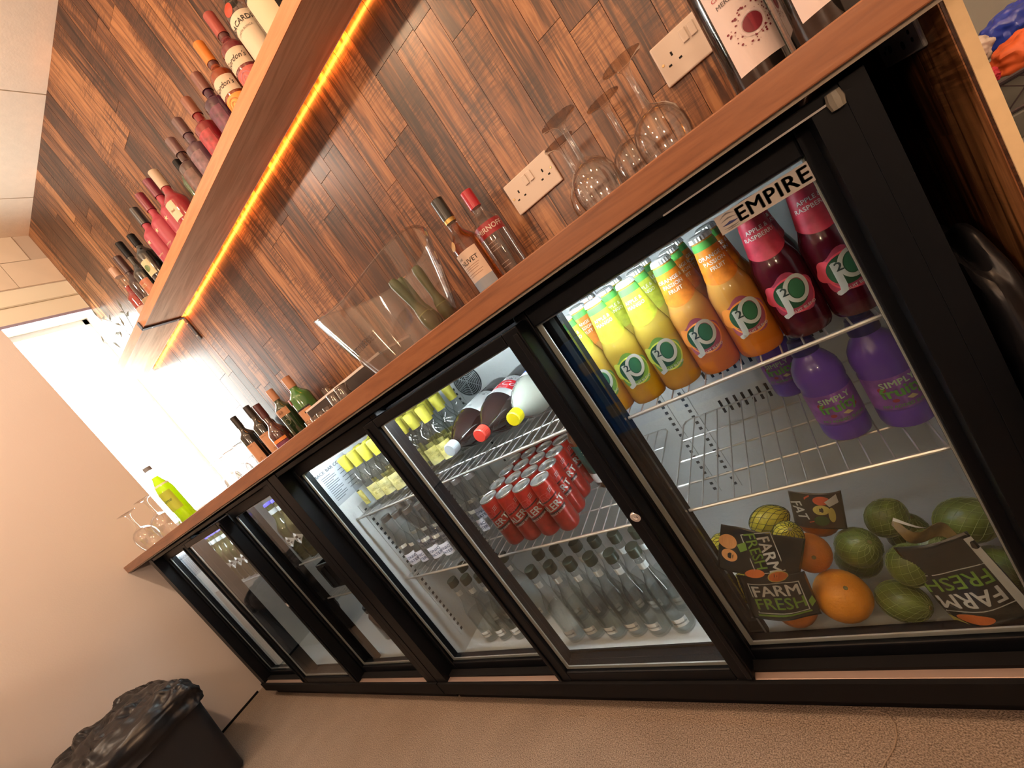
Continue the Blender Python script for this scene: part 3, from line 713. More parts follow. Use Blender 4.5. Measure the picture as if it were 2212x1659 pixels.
# ---- purple squash bottles
def squash_proto():
    t = thing('squash_bottle', '', 'bottle')
    p = [(0, .002), (.026, 0), (.031, .004), (.033, .012), (.033, .030), (.032, .033), (.033, .036), (.033, .092), (.0315, .097), (.0335, .104), (.034, .116), (.031, .132), (.024, .145), (.0185, .152), (.0175, .160), (0, .160)]
    R = rfun(p)
    MB().lathe(p, 28).obj('plastic_body', P('purple_squash', (.13, .055, .46), .3, coat=.5), t)
    MB().lathe([(0, .156), (.0195, .156), (.0195, .166), (.0165, .180), (.010, .183), (.009, .188), (0, .188)], 24).obj('sports_cap', P('blue_cap', (.012, .012, .12), .35), t)
    g = grid_uv(-.050, .050, .037, .090, 18, 2); wrapped('sleeve_label', [g], R, P('squash_label', (.26, .10, .46), .4, var=.35, vscale=55), t, .0005)
    gr = P('label_green', (.12, .40, .08), .5)
    wrapped('label_name', [mv(T_('fruity', .0240, .06), 0, .0655, .06)], R, gr, t, .0011)
    wrapped('label_wording', [mv(T_('SIMPLY', .0135, .05, space=1.05), -.001, .0795, .06)], R, P('label_pale', (.50, .75, .50), .5), t, .0011)
    wrapped('label_foot', [mv(T_('NO ADDED SUGAR', .0068, .03), 0, .0425)], R, gr, t, .0011)
    wrapped('label_berries', [disc_uv(-.022, .072, .005, .004), disc_uv(.021, .059, .004, .003), disc_uv(-.012, .052, .004, .003)], R, P('berry_red', (.35, .04, .07), .5), t, .0009)
    wrapped('label_leaf', [poly_uv([(.0, .053), (.006, .049), (.014, .050), (.008, .056)])], R, P('leaf_cream', (.7, .6, .35), .5), t, .0010)
    return register(t)
sq = squash_proto(); SH2 = .4035
for i, (x, y, rz, l) in enumerate([(1.203, .185, .12, 'purple squash bottle on the lower wire shelf, left of two at the front'), (1.278, .175, .12, 'purple squash bottle on the lower wire shelf, next to the fridge side'), (1.150, .385, -.1, 'purple squash bottle standing at the back of the lower wire shelf')]):
    if i == 0: o = sq; o.location = (x, y, SH2); o.rotation_euler = (0, 0, rz); o['label'] = l; o['group'] = 'purple squash bottles'
    else: dup(sq, (x, y, SH2), rz, l, 'purple squash bottles')

# ---- red energy drink cans
def can_proto():
    t = thing('drink_can', '', 'can'); r = .0258; h = .134
    p = [(0, .004), (.018, .003), (.0195, 0), (.0215, .002), (r, .010), (r, h - .010), (.0235, h - .003), (.0235, h - .001)]
    R = rfun(p)
    MB().lathe(p, 26).obj('can_body', P('can_red', (.42, .022, .012), .32, .25, coat=.4, var=.25, vscale=70), t)
    MB().lathe([(.0238, h - .004), (.0243, h - .001), (.0236, h), (.0222, h - .001), (.0215, h - .0045), (0, h - .0042)], 26).obj('can_lid', P('can_lid', (.72, .73, .74), .28, .8), t)
    tb = MB().box(-.0045, .0045, -.010, .006, h - .0042, h - .0030).box(-.003, .003, .006, .012, h - .0042, h - .0034); tb.obj('ring_pull', alu_m, t, smooth=0, bevel=.0005)
    wrapped('word_red', [mv(T_('red', .024, .03), -.006, .098, .25)], R, P('word_red', (.50, .05, .05), .4), t, .0006)
    wrapped('word_red_edge', [mv(ring_uv(0, 0, .0165, .0090, .0006), -.006, .098, .25)], R, P('word_pink', (.62, .2, .2), .4), t, .0005)
    wrapped('word_alert', [mv(T_('ALERT', .0230, .05), 0, .072, .25)], R, P('word_silver', (.55, .52, .50), .35, .3), t, .0012)
    wrapped('dark_wedge', [poly_uv([(-.028, .050), (.026, .060), (.027, .066), (-.027, .056)]), poly_uv([(-.024, .082), (.024, .094), (.024, .097), (-.024, .086)])], R, P('wedge_dark', (.05, .012, .015), .4), t, .0006)
    wrapped('word_small', [mv(T_('ENERGY DRINK', .0068, .03), 0, .0545, .2)], R, P('word_silver', (.55, .52, .50)), t, .0014)
    wrapped('wing', [poly_uv([(.010, .104 + .004 * k), (.022, .109 + .004 * k), (.018, .1075 + .004 * k + .001), (.010, .1055 + .004 * k)]) for k in range(3)], R, P('wing_silver', (.45, .43, .45), .4), t, .0007)
    return register(t)
cn = can_proto(); k0 = True
for j in range(5):
    for i in range(4):
        lab = 'red energy drink can, middle shelf, row %s from front, %s from left' % (['one', 'two', 'three', 'four', 'five'][j], ordn[i])
        lc = (.500 + .0540 * i - .001 * j, .132 + .0545 * j, .4035); rz = .30 + random.uniform(-.35, .35)
        if k0: o = cn; o.location = lc; o.rotation_euler = (0, 0, rz); o['label'] = lab; o['group'] = 'red cans on the middle shelf'; k0 = False
        else: dup(cn, lc, rz, lab, 'red cans on the middle shelf')
# ---- apple drink bottle right of the cans
bottle('apple_drink_bottle', 'dark glass apple drink bottle with green foil label beside the red cans', (.733, .275, .4035),
       dict(shape=(.215, .040, .130, .180, .016), body=P('amber_glass', (.10, .035, .012), .1, coat=1), cap=(.200, .217, .018, P('gold_cap', (.4, .28, .1), .3, .7)),
            labels=[(.045, .125, .10, P('foil_teal', (.02, .10, .09), .35, .4, var=.5, vscale=40)), (.018, .044, .10, P('label_white2', (.70, .72, .72), .5), .0005, 0, 'white_strip')],
            prints=[('label_name', [mv(T_('Appletiser', .017, .01, shear=.2), -.012, .085, -PI / 2)], P('script_gold', (.75, .72, .5), .4)), ('strip_wording', [mv(T_('100% APPLE JUICE', .005, .01), 0, .034)], P('strip_ink', (.2, .22, .25), .6))]), rz=.35)

# ---- two-litre soft drinks lying on the shelf, caps to the front
def pop(name, label, x, drink, capcol, lab, band, words, y0=.445, dx=0, L=.325, r=.049, dark=ink_k):
    t = thing(name, label, 'bottle', (x, y0, .637 + r), 0, 'soft drink bottles lying on the shelf'); t.rotation_euler = (PI / 2, 0, dx)
    p = [(0, .010), (r * .5, .006), (r * .75, 0), (r * .92, .006), (r, .022), (r, .10), (r * .97, .11), (r, .12), (r, .205), (r * .9, .235), (r * .66, .262), (r * .40, .283), (.0145, .296), (.0135, L - .012), (0, L - .012)]
    R = rfun(p)
    MB().lathe(p, 28).obj('plastic_body', drink, t)
    MB().lathe([(.0175, L - .030), (.0175, L - .028)], 20).obj('neck_ring', glassb_m, t)
    c = MB(); n = 48; v = []
    for z, k in ((L - .024, 0), (L - .003, 0), (L, 1)):
        v += [(((.0160 + (.0005 if i % 2 else 0)) - k * .002) * math.cos(2 * PI * i / n), ((.0160 + (.0005 if i % 2 else 0)) - k * .002) * math.sin(2 * PI * i / n), z) for i in range(n)]
    f = [(a * n + i, a * n + (i + 1) % n, (a + 1) * n + (i + 1) % n, (a + 1) * n + i) for a in (0, 1) for i in range(n)] + [tuple(2 * n + i for i in range(n)), tuple(range(n))[::-1]]
    c.add(v, f).obj('screw_cap', capcol, t, smooth=20)
    lb = wrapped('wrap_label', [grid_uv(-.10, .10, .105, .205, 20, 2)], R, lab, t, .0006, a0=PI)
    if band: wrapped('label_band', [grid_uv(-.06, .06, .135, .180, 12, 1)], R, band, t, .0010, a0=PI)
    rnd = random.Random(3)
    wrapped('label_drops', [disc_uv(rnd.uniform(-.05, .05), rnd.choice([rnd.uniform(.187, .203), rnd.uniform(.11, .13)]), .0016, .0022, 8) for _ in range(16)], R, P('drop_grey', (.12, .12, .13), .4), t, .0012, a0=PI)
    for s_, z, sz, m_ in words: wrapped('label_wording', [mv(T_(s_, sz, .02, shear=.25), 0, z, PI)], R, m_, t, .0016, a0=PI)
    return t
labg = P('label_silver_grey', (.55, .57, .58), .4)
cola = P('cola', (.022, .009, .007), .08, coat=1)
pop('cola_bottle', 'cola bottle with white cap lying leftmost on the middle upper shelf', .502, cola, P('cap_white', (.55, .60, .66), .4), labg, None, [('ZERO SUGAR', .192, .007, ink_k)])
pop('cola_bottle', 'cola bottle with red cap lying between the white and yellow capped bottles', .604, cola, P('cap_red', (.75, .06, .04), .4), labg, P('band_red', (.62, .02, .03), .4), [('Coca-Cola', .156, .030, ink_w), ('ORIGINAL TASTE', .175, .007, ink_w)])
lem = P('lemonade', (.50, .52, .46), .08, coat=1, trans=.35)
pop('lemonade_bottle', 'clear lemonade bottle with yellow cap and blue label lying beside the door post', .706, lem, P('cap_yellow', (.80, .66, .01), .4), labg, P('band_blue', (.03, .12, .75), .4), [])

# ---- small mixer bottles
def mixer(kind):
    t = thing('mixer_bottle', '', 'bottle'); r = .0245
    if kind == 'gold':
        sh = (.168, r, .078, .118, .0125)
        p = prof(*sh); R = rfun(p); MB().lathe(p, 18).obj('glass_body', glassb_m, t)
        yl = P('gold_foil', (.46, .41, .05), .35, .2, var=.25, vscale=60)
        MB().lathe([(R(.125) + .0006, .125), (R(.168) + .0012, .167), (.011, .170), (0, .170)], 18).obj('foil_neck', yl, t)
        wrapped('back_label', [grid_uv(-.024, .024, .018, .064, 8, 1)], R, P('label_olive', (.28, .24, .06), .45, var=.4, vscale=50), t, .0005)
        wrapped('label_wording', [mv(T_('TONIC', .0105, .02), 0, .048), mv(T_('WATER', .0105, .02), 0, .036)], R, P('word_gold', (.55, .48, .18), .4), t, .0012)
    elif kind == 'plain':
        sh = (.185, r, .085, .135, .0125)
        p = prof(*sh); R = rfun(p); MB().lathe(p, 18).obj('glass_body', glassb_m, t)
        MB().lathe(cyl(.172, .187, .0145), 18).obj('cap', P('cap_silver', (.5, .5, .5), .3, .7), t)
        wrapped('front_label', [grid_uv(-.021, .021, .022, .060, 8, 1)], R, P('label_lilac', (.50, .50, .58), .5), t, .0005)
        wrapped('label_wording', [mv(T_('TONIC', .0120, .02), 0, .046), mv(T_('WATER', .0120, .02), 0, .033)], R, P('word_navy', (.06, .08, .16), .5), t, .0012)
        wrapped('shoulder_label', [grid_uv(-.014, .014, .082, .092, 6, 1)], R, P('label_pale2', (.6, .6, .55), .5), t, .0006)
    else:
        sh = (.222, .0272, .105, .165, .0125)
        p = prof(*sh); R = rfun(p); MB().lathe(p, 20).obj('glass_body', glassb_m, t)
        MB().lathe(cyl(.204, .226, .0150), 18).obj('cap', P('cap_dark_green', (.045, .06, .045), .35, .3), t)
        MB().lathe([(0, .006), (.0245, .006), (.0255, .012), (.0255, .104), (0, .104)], 20).obj('drink', GL('water', (.96, .98, .98), edge=(.84, .88, .88), refl=1.4), t)
        wrapped('front_label', [grid_uv(-.017, .017, .022, .042, 8, 1)], R, P('label_pale3', (.62, .63, .62), .5), t, .0006)
        wrapped('label_wording', [mv(T_('lemonade', .0078, .02), 0, .032)], R, P('word_grey', (.12, .13, .14), .5), t, .0013)
        wrapped('neck_label', [grid_uv(-.0125, .0125, .172, .188, 6, 1)], R, P('label_pale4', (.55, .58, .58), .5), t, .0006)
    return register(t)
def put(proto, spots, grp):
    f = proto.get('used', 0)
    for x, y, z, rz, lab in spots:
        if not f: proto.location = (x, y, z); proto.rotation_euler = (0, 0, rz); proto['label'] = lab; proto['group'] = grp; f = 1
        else: dup(proto, (x, y, z), rz, lab, grp)
mg, mp_, mw = mixer('gold'), mixer('plain'), mixer('water')
put(mg, [(.118 + .0512 * i, .135 + .062 * j, .6355, random.uniform(-.5, .6), 'gold foil necked mixer bottle, upper left shelf, row %s, %s from left' % (['one', 'two', 'three', 'four'][j], ordn[i])) for j in range(4) for i in range(7 if j else 6)], 'gold necked mixer bottles')
put(mp_, [(.105 + .0535 * i, .135 + .062 * j, .4035, random.uniform(-.2, .5), 'lilac labelled tonic bottle, lower left shelf, row %s, %s from left' % (['one', 'two', 'three'][j], ordn[i])) for j in range(3) for i in range(7 if j else 6)], 'tonic bottles with lilac labels')
mx = [.480, .538, .600, .655, .711, .766]
sp = [(mx[i], .118 + (i % 2) * .004, FZ + .001, random.uniform(0, .5), 'clear dark-capped bottle on fridge floor, middle door, front row, %s from left' % ordn[i]) for i in range(6)]
sp += [(mx[i] - .004, .178, FZ + .001, random.uniform(0, .5), 'clear dark-capped bottle on fridge floor, middle door, second row, %s from left' % ordn[i]) for i in range(6)]
sp += [(.160 + .058 * i, .140 + j * .058, FZ + .001, random.uniform(0, .5), 'clear dark-capped bottle on fridge floor, left door, row %s, %s from left' % (['one', 'two'][j], ordn[i])) for j in range(2) for i in range(4)]
put(mw, sp, 'clear bottles on the fridge floor')

# ================================================================== FRUIT
def ellip(n1, n2, a, b, c, tip=0, noise=0, seed=0):
    mb = MB(); v = []; f = []; rd = random.Random(seed); ph = [rd.uniform(0, 6) for _ in range(6)]
    for j in range(n2 + 1):
        t = PI * j / n2
        for i in range(n1):
            p = 2 * PI * i / n1
            k = 1 + noise * (math.sin(2 * p + ph[0]) * math.sin(t * 2 + ph[1]) + .6 * math.sin(3 * p + ph[2]) * math.sin(3 * t + ph[3]))
            rr = math.sin(t) * k; zz = math.cos(t)
            if tip: zz = zz * (1 + tip * abs(zz) ** 5)
            v.append((a * rr * math.cos(p), b * rr * math.sin(p), c * zz))
    for j in range(n2):
        for i in range(n1): f.append((j * n1 + i, (j + 1) * n1 + i, (j + 1) * n1 + (i + 1) % n1, j * n1 + (i + 1) % n1))
    return mb.add(v, f)
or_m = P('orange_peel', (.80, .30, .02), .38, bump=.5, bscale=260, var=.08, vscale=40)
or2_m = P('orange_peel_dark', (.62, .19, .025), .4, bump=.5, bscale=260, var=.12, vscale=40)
le_m = P('lemon_peel', (.62, .52, .035), .4, bump=.4, bscale=200, var=.1, vscale=40)
li_m = P('lime_peel', (.125, .165, .026), .35, bump=.4, bscale=180, var=.3, vscale=45)
net_m = P('dark_net', (.03, .05, .02), .6)
netl_m = P('light_net', (.30, .36, .12), .6)
def fruit(kind, loc, r, rot, label, group, net=True):
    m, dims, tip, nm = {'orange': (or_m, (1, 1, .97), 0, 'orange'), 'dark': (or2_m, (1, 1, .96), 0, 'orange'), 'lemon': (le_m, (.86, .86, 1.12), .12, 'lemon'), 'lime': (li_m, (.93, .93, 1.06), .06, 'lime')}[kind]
    t = thing(nm, label, nm, loc, 0, group); t.rotation_euler = rot
    ellip(24, 14, r * dims[0], r * dims[1], r * dims[2], tip, .018, int(r * 1e5) + int(loc[0] * 1e4)).obj('peel', m, t, smooth=80)
    MB().lathe([(0, 0), (.0035, .0004), (.0030, .0016), (0, .0018)], 8, (0, 0, r * dims[2] * (1 + tip) - .0009)).obj('stalk_button', P('stalk', (.20, .17, .06), .8), t)
    if net:
        mb = MB(); K = 12 if kind == 'lemon' else 14
        for s in (-1, 1):
            for k in range(K):
                pts = []
                for q in range(15):
                    tt = .18 + (PI - .36) * q / 14; p = 2 * PI * k / K + s * (tt - PI / 2) * .8; rr = math.sin(tt) * 1.022
                    pts.append((r * dims[0] * rr * math.cos(p), r * dims[1] * rr * math.sin(p), r * dims[2] * math.cos(tt) * (1 + tip * abs(math.cos(tt)) ** 5) * 1.02))
                mb.tube(pts, .00045 if kind == 'lemon' else .0003, 3)
        mb.obj('net', net_m if kind == 'lemon' else netl_m, t, smooth=0)
    return t
FR = [
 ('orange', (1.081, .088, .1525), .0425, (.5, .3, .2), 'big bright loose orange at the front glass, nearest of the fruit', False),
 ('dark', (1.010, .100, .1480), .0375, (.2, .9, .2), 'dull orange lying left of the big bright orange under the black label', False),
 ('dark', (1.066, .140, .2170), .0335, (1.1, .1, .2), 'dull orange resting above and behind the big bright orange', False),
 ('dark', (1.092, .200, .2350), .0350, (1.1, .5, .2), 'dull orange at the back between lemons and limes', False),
 ('lemon', (.925, .150, .2530), .0300, (.4, .5, .0), 'netted lemon touching the left door post, upper', True),
 ('lemon', (1.020, .185, .2640), .0310, (.3, 1.3, .3), 'netted lemon at the top of the heap behind the black wrapper', True),
 ('lemon', (1.050, .130, .2680), .0270, (.6, .3, .2), 'netted lemon right of the folded black wrapper', True),
 ('lemon', (.944, .105, .1950), .0290, (.3, .2, .4), 'netted lemon left of the flat black label', True),
 ('lemon', (.955, .175, .1440), .0310, (1.3, .2, .4), 'netted lemon low at the back left of the heap', True),
 ('lime', (1.142, .150, .1960), .0350, (.7, .5, .3), 'netted lime at the left end of the lime heap, upper', True),
 ('lime', (1.183, .190, .2130), .0310, (.2, .9, .6), 'netted lime at the back top of the lime heap', True),
 ('lime', (1.176, .125, .1830), .0320, (.5, .3, 1.), 'netted pale lime in the centre of the lime heap', True),
 ('lime', (1.118, .185, .1460), .0340, (1.2, .3, 1.), 'netted lime behind the big bright orange', True),
 ('lime', (1.144, .092, .1435), .0330, (1.0, 1.3, .4), 'netted lime right of the big bright orange, lowest at the front', True),
 ('lime', (1.216, .160, .1700), .0320, (.5, .2, 1.), 'netted lime behind the upside down black wrapper', True),
 ('lime', (1.276, .160, .2060), .0360, (.3, 1.2, .2), 'netted lime against the right side wall of the fridge, upper', True),
 ('lime', (1.284, .130, .1470), .0350, (1.3, .4, .2), 'netted lime against the right side wall of the fridge, lower', True),
 ('lime', (1.205, .220, .1460), .0340, (.1, .4, .2), 'netted lime at the back bottom of the lime heap', True)]
# let the heap settle: push the fruit apart inside the fridge
q = [[list(lc), r * (1.12 * 1.1 if kd == 'lemon' else 1.08 if kd == 'lime' else 1.0) * 1.0, list(lc)] for kd, lc, r, *_ in FR]
for it in range(300):
    for i in range(len(q)):
        for j in range(i + 1, len(q)):
            d = Vector(q[i][0]) - Vector(q[j][0]); need = q[i][1] + q[j][1]
            if d.length < need:
                d = d.normalized() * (need - d.length) * .5
                for k in range(3): q[i][0][k] += d[k]; q[j][0][k] -= d[k]
        c, r_, o_ = q[i]
        for k in range(3): c[k] += (o_[k] - c[k]) * .02
        c[0] = min(max(c[0], .89 + r_), 1.322 - r_); c[1] = min(max(c[1], .072 + r_ * .74), .46 - r_); c[2] = max(c[2], FZ + .0005 + r_)
FR = [(f[0], tuple(p[0]), *f[2:]) for f, p in zip(FR, q)]
for kd, lc, r, rot, lab, nt_ in FR: fruit(kd, lc, r, rot, lab, 'loose oranges' if kd in ('orange', 'dark') else ('netted lemons' if kd == 'lemon' else 'netted limes'), nt_)

# printed wrappers of the fruit nets
wrap_k = P('wrapper_black', (.014, .018, .016), .25, coat=.5, bump=.35, bscale=18)
lg = P('print_green', (.16, .30, .04), .4); lw_ = P('print_white', (.62, .62, .60), .4); lo = P('print_orange', (.75, .20, .05), .4); ly = P('print_yellow', (.65, .55, .15), .4)
def sheet(name, label, M, w, h, bend, prints, mat=wrap_k, crumple=.004, seed=1, shape=None):
    """a limp sheet facing -y before M; bend bulges it forward; prints are flat shapes laid on it"""
    rd = random.Random(seed); ph = [rd.uniform(0, 6) for _ in range(6)]
    def dz(x, z): return -bend * (1 - (2 * x / w) ** 2) + crumple * (math.sin(40 * x + ph[0] + 25 * z) * .5 + math.sin(70 * z + ph[1]) * .4 + .35 * math.sin(95 * x - 60 * z + ph[2]))
    nx, nz = 22, 18; v = []; f = []
    for j in range(nz + 1):
        for i in range(nx + 1):
            x = -w / 2 + w * i / nx; z = -h / 2 + h * j / nz
            if shape: x, z = shape(x, z)
            v.append((x, dz(x, z), z))
    f = [(j * (nx + 1) + i, j * (nx + 1) + i + 1, (j + 1) * (nx + 1) + i + 1, (j + 1) * (nx + 1) + i) for j in range(nz) for i in range(nx)]
    t = thing(name, label, 'wrapper', (0, 0, 0), 0, 'printed fruit net wrappers'); t.matrix_world = M
    o = MB().add(v, f).obj('film', mat, t, smooth=80); sd = o.modifiers.new('thick', 'SOLIDIFY'); sd.thickness = .0006; sd.offset = 1
    for nm, uvs, m_, off in prints:
        mb = MB()
        for uv in uvs:
            q = tri(uv); mb.add([(x, dz(x, z) - off, z) for x, z in q[0]], q[1])
        me = bpy.data.meshes.new(nm); me.from_pydata(mb.v, [], mb.f); OB(nm, me, m_, t)
    return t
def frame_uv(x0, x1, z0, z1, w):
    v = [(x0, z0), (x1, z0), (x1, z1), (x0, z1), (x0 + w, z0 + w), (x1 - w, z0 + w), (x1 - w, z1 - w), (x0 + w, z1 - w)]
    return v, [(0, 1, 5, 4), (1, 2, 6, 5), (2, 3, 7, 6), (3, 0, 4, 7)]
def pose(loc, rx, ry, rz): return Matrix.Translation(loc) @ Matrix.Rotation(rz, 4, 'Z') @ Matrix.Rotation(ry, 4, 'Y') @ Matrix.Rotation(rx, 4, 'X')
box_p = [('word_farm', [mv(T_('FARM', .0300, .035), 0, .011)], lw_, .0010), ('word_fresh', [mv(T_('FRESH', .0290, .02), 0, -.013)], lg, .0010), ('print_frame', [frame_uv(-.040, .040, -.030, .028, .0016)], lw_, .0009), ('print_leaf', [poly_uv([(.044, -.026), (.052, -.018), (.050, -.006), (.042, -.014)]), poly_uv([(-.042, -.036), (.042, -.034), (.042, -.031), (-.042, -.032)])], lg, .0009)]
sheet('fruit_wrapper', 'black flat fruit wrapper printed in white and green, left of the dull orange', pose((.995, .074, .204), -.15, .12, .05), .106, .086, .012, box_p, seed=4)
slices = [('print_orange_slice', [disc_uv(.030, -.034, .016, .012, rot=.4), disc_uv(-.005, -.036, .015, .008, rot=.3)], lo, .0010), ('print_slice_rim', [ring_uv(.030, -.034, .016, .012, .0015, rot=.4)], ly, .0012)]
sheet('fruit_wrapper', 'crumpled black fruit wrapper with orange slices folded over the lemons', pose((1.004, .082, .290), -.25, .55, .05), .125, .082, .010,
      [('word_farm', [mv(T_('FARM', .026, .035), .012, .004, -1.15)], lw_, .0010), ('word_fresh', [mv(T_('FRESH', .024, .02), -.008, .004, -1.15)], lg, .0010), ('print_frame', [mv(frame_uv(-.036, .036, -.022, .024, .0014), .003, .004, -1.15)], lw_, .0009),
       ('print_fruit', [disc_uv(-.050, .012, .014, .012), disc_uv(-.046, -.010, .012, .010)], P('print_peach', (.75, .35, .12), .4), .0011), ('print_leaf', [poly_uv([(-.036, .010), (-.024, .018), (-.020, .006), (-.030, .0)])], lg, .0012)] + slices, seed=8, crumple=.006)
sheet('fruit_wrapper', 'small colourful fruit wrapper standing up behind the lemons', pose((1.105, .165, .285), -.1, .25, -.1), .075, .075, .008,
      [('word_part', [mv(T_('FAT', .022, .035), -.026, .0, -1.3)], lw_, .0010), ('print_red', [poly_uv([(-.016, .028), (-.008, .034), (-.006, -.02), (-.014, -.024)]), disc_uv(.008, .024, .012, .008)], P('print_redorange', (.6, .12, .05), .4), .0010),
       ('print_white_patch', [poly_uv([(.012, .022), (.030, .034), (.032, .018), (.018, .012)])], lw_, .0012), ('print_yellow', [disc_uv(.006, .006, .012, .010), disc_uv(.020, -.006, .005, .016)], ly, .0011), ('print_green', [disc_uv(.004, -.018, .011, .012)], P('print_dkgreen', (.05, .12, .04), .4), .0012)], seed=5, mat=P('wrapper_dark', (.05, .04, .03), .3, coat=.4))
sheet('fruit_wrapper', 'upside down black fruit wrapper with white edge lying over the limes', pose((1.236, .080, .186), .22, PI - .22, -.1), .090, .135, .012,
      [('word_farm', [mv(T_('FARM', .030, .035), .006, .022)], lw_, .0010), ('word_fresh', [mv(T_('FRESH', .029, .02), .006, -.004)], lg, .0010), ('print_frame', [frame_uv(-.038, .044, -.020, .040, .0014)], lw_, .0009),
       ('print_orange_slice', [disc_uv(.018, .052, .020, .0085, rot=-.1)], lo, .0010), ('print_white_edge', [poly_uv([(-.045, -.06), (-.036, -.06), (-.034, .062), (-.045, .062)])], lw_, .0012), ('print_yellow', [poly_uv([(.030, .062), (.046, .062), (.046, .046)])], ly, .0010)], seed=9, crumple=.005)
sheet('fruit_wrapper', 'brown edged strip of wrapper sticking up over the limes', pose((1.225, .115, .248), -.2, .65, .0), .085, .022, .004, [('print_white_edge', [poly_uv([(-.042, .006), (-.005, .010), (-.005, .0105), (-.042, .0108)])], lw_, .0010)], seed=2, mat=P('wrapper_brown', (.22, .15, .05), .35, coat=.4, var=.5, vscale=40), crumple=.012, shape=lambda x, z: (x, z * (1.1 - abs(x) * 14) + .008 * math.sin(x * 90)))

def crumple(o, strength, size, sub=2):
    m = o.modifiers.new('sub', 'SUBSURF'); m.levels = sub; m.render_levels = sub
    for k, (t_, st, sz) in enumerate((('VORONOI', strength, size), ('CLOUDS', strength * .5, size * .6))):
        tx = bpy.data.textures.new('crumple', t_); tx.noise_scale = sz
        if t_ == 'VORONOI': tx.distance_metric = 'DISTANCE'
        d = o.modifiers.new('folds%d' % k, 'DISPLACE'); d.texture = tx; d.strength = st; d.texture_coords = 'LOCAL'; d.mid_level = .45

# ================================================================== ON THE WORKTOP
WT = .9172
def gin_glass(label, x, y, h=.21, rz=0, group='upturned balloon glasses'):
    t = thing('balloon_glass', label, 'glass', (x, y, WT), rz, group); k = h / .21
    out = [(.0385, 0), (.0430, .010), (.0475, .030), (.0500, .050), (.0490, .070), (.0430, .090), (.0320, .104), (.0180, .113), (.0075, .120), (.0062, .130), (.0055, .150), (.0058, .180), (.0085, .194), (.0160, .202), (.0300, .2065), (.0385, .2085), (.0388, .2098), (.0300, .2100), (0, .2100)]
    inn = [(.0385, 0), (.0372, .001), (.0418, .011), (.0463, .030), (.0488, .050), (.0478, .070), (.0418, .089), (.0308, .102), (.0165, .109), (0, .111)]
    MB().lathe([(r * k, z * k) for r, z in out], 36).obj('outer_surface', glass_m, t)
    MB().lathe([(r * k, z * k) for r, z in inn], 36).obj('bowl_inside', glass_m, t)
    return t
gin_glass('tallest upturned balloon glass, nearest the big wall socket', 1.170, .395, .208)
gin_glass('upturned balloon glass at the front, beside the smaller wall socket', 1.040, .330, .195)
gin_glass('upturned balloon glass at the back, between the two front ones', 1.100, .510, .208)
gin_glass('upturned balloon glass at the back left, overlapping the small socket plate', .985, .480, .198)
gin_glass('upturned balloon glass at the far left end of the worktop, front', -1.335, .050, .190)
gin_glass('upturned balloon glass at the far left end, right of the first', -1.205, .095, .195)
for i, (x, y) in enumerate([(-1.46, .30), (-1.37, .385), (-1.285, .452), (-1.185, .475), (-1.10, .50), (-1.42, .50)]):
    gin_glass('upturned stemmed glass in the window light, %s of that row' % ['leftmost', 'second from left', 'third from left', 'fourth from left', 'rightmost', 'hindmost'][i], x, y, .185, 0, 'upturned glasses in the window light')

clear_b = glassb_m
paper_w = P('label_paper', (.62, .52, .42), .6); paper_o = P('label_tan', (.55, .30, .17), .6)
dark_wine = P('dark_wine_glass', (.010, .009, .008), .08, coat=1)
# wine bottles at the right end, with splash labels
def merlot(label, x, y, r=.0345, rz=.35, grp='merlot bottles'):
    sp = dict(shape=(.300, r, .190, .235, .0135), body=dark_wine, cap=(.235, .303, .0152, P('foil_dark', (.03, .01, .012), .35, .3)),
              labels=[(.030, .150, .060, P('label_merlot', (.72, .62, .60), .6))])
    red = P('print_wine', (.16, .012, .025), .5)
    rd = random.Random(5)
    spl = [disc_uv(.006 + math.cos(a) * d, .075 + math.sin(a) * d * .8, q, q * .8, 7) for a, d, q in [(rd.uniform(0, 6.28), rd.uniform(.017, .028), rd.uniform(.0004, .0018)) for _ in range(70)] if abs(.006 + math.cos(a) * d) < .034]
    sp['prints'] = [('label_disc', [disc_uv(.006, .075, .0115, .0105)] + spl, red), ('label_ring', [ring_uv(.006, .075, .0155, .0145, .003)], P('ring_pale', (.66, .55, .56), .5)),
                    ('label_name', [mv(T_('La', .020, .0), -.014, .136), mv(T_('MERLOT', .0072, .01), -.006, .114)], P('ink_grey', (.10, .08, .08), .5)), ('label_country', [mv(T_('CHILE', .0068, .02), -.012, .124)], P('print_red2', (.45, .05, .06), .5))]
    return bottle('wine_bottle', label, (x, y, WT), sp, grp, rz)
merlot('dark merlot bottle with wine splash label, left of the two at the right end', 1.312, .205, rz=.12)
merlot('dark merlot bottle with wine splash label at the right end of the worktop', 1.378, .150, .036, rz=.02)
# whisky and vodka
sp = dict(shape=(.262, .0375, .150, .195, .0145), body=clear_b, fill=(.205, GL('whisky', (.88, .48, .12), edge=(.55, .22, .03), refl=1.2)), cap=(.222, .276, .0162, P('cap_black', (.012, .016, .014), .3, coat=.5)),
          labels=[(.055, .135, .075, P('label_cream', (.74, .60, .50), .6), .0008, -.004), (.014, .058, .075, P('label_blue', (.30, .36, .44), .6), .0010, -.004, 'blue_label'), (.212, .224, .09, P('neck_gold', (.5, .34, .1), .35, .6), .0006, 0, 'neck_ring')],
          prints=[('label_name', [mv(T_('THE', .0085, .01), -.022, .121), mv(T_('NLIVET', .0165, .012), -.002, .108)], ink_k), ('label_lines', [poly_uv([(-.030, z), (.02 - .004 * (k % 3), z), (.02 - .004 * (k % 3), z + .0012), (-.030, z + .0012)]) for k, z in enumerate([.096, .091, .086, .078, .072])], P('ink_brown', (.35, .2, .14), .6)),
                  ('medallion', [disc_uv(-.022, .160, .012, .012)], P('medal_gold', (.55, .36, .16), .4, .3))])
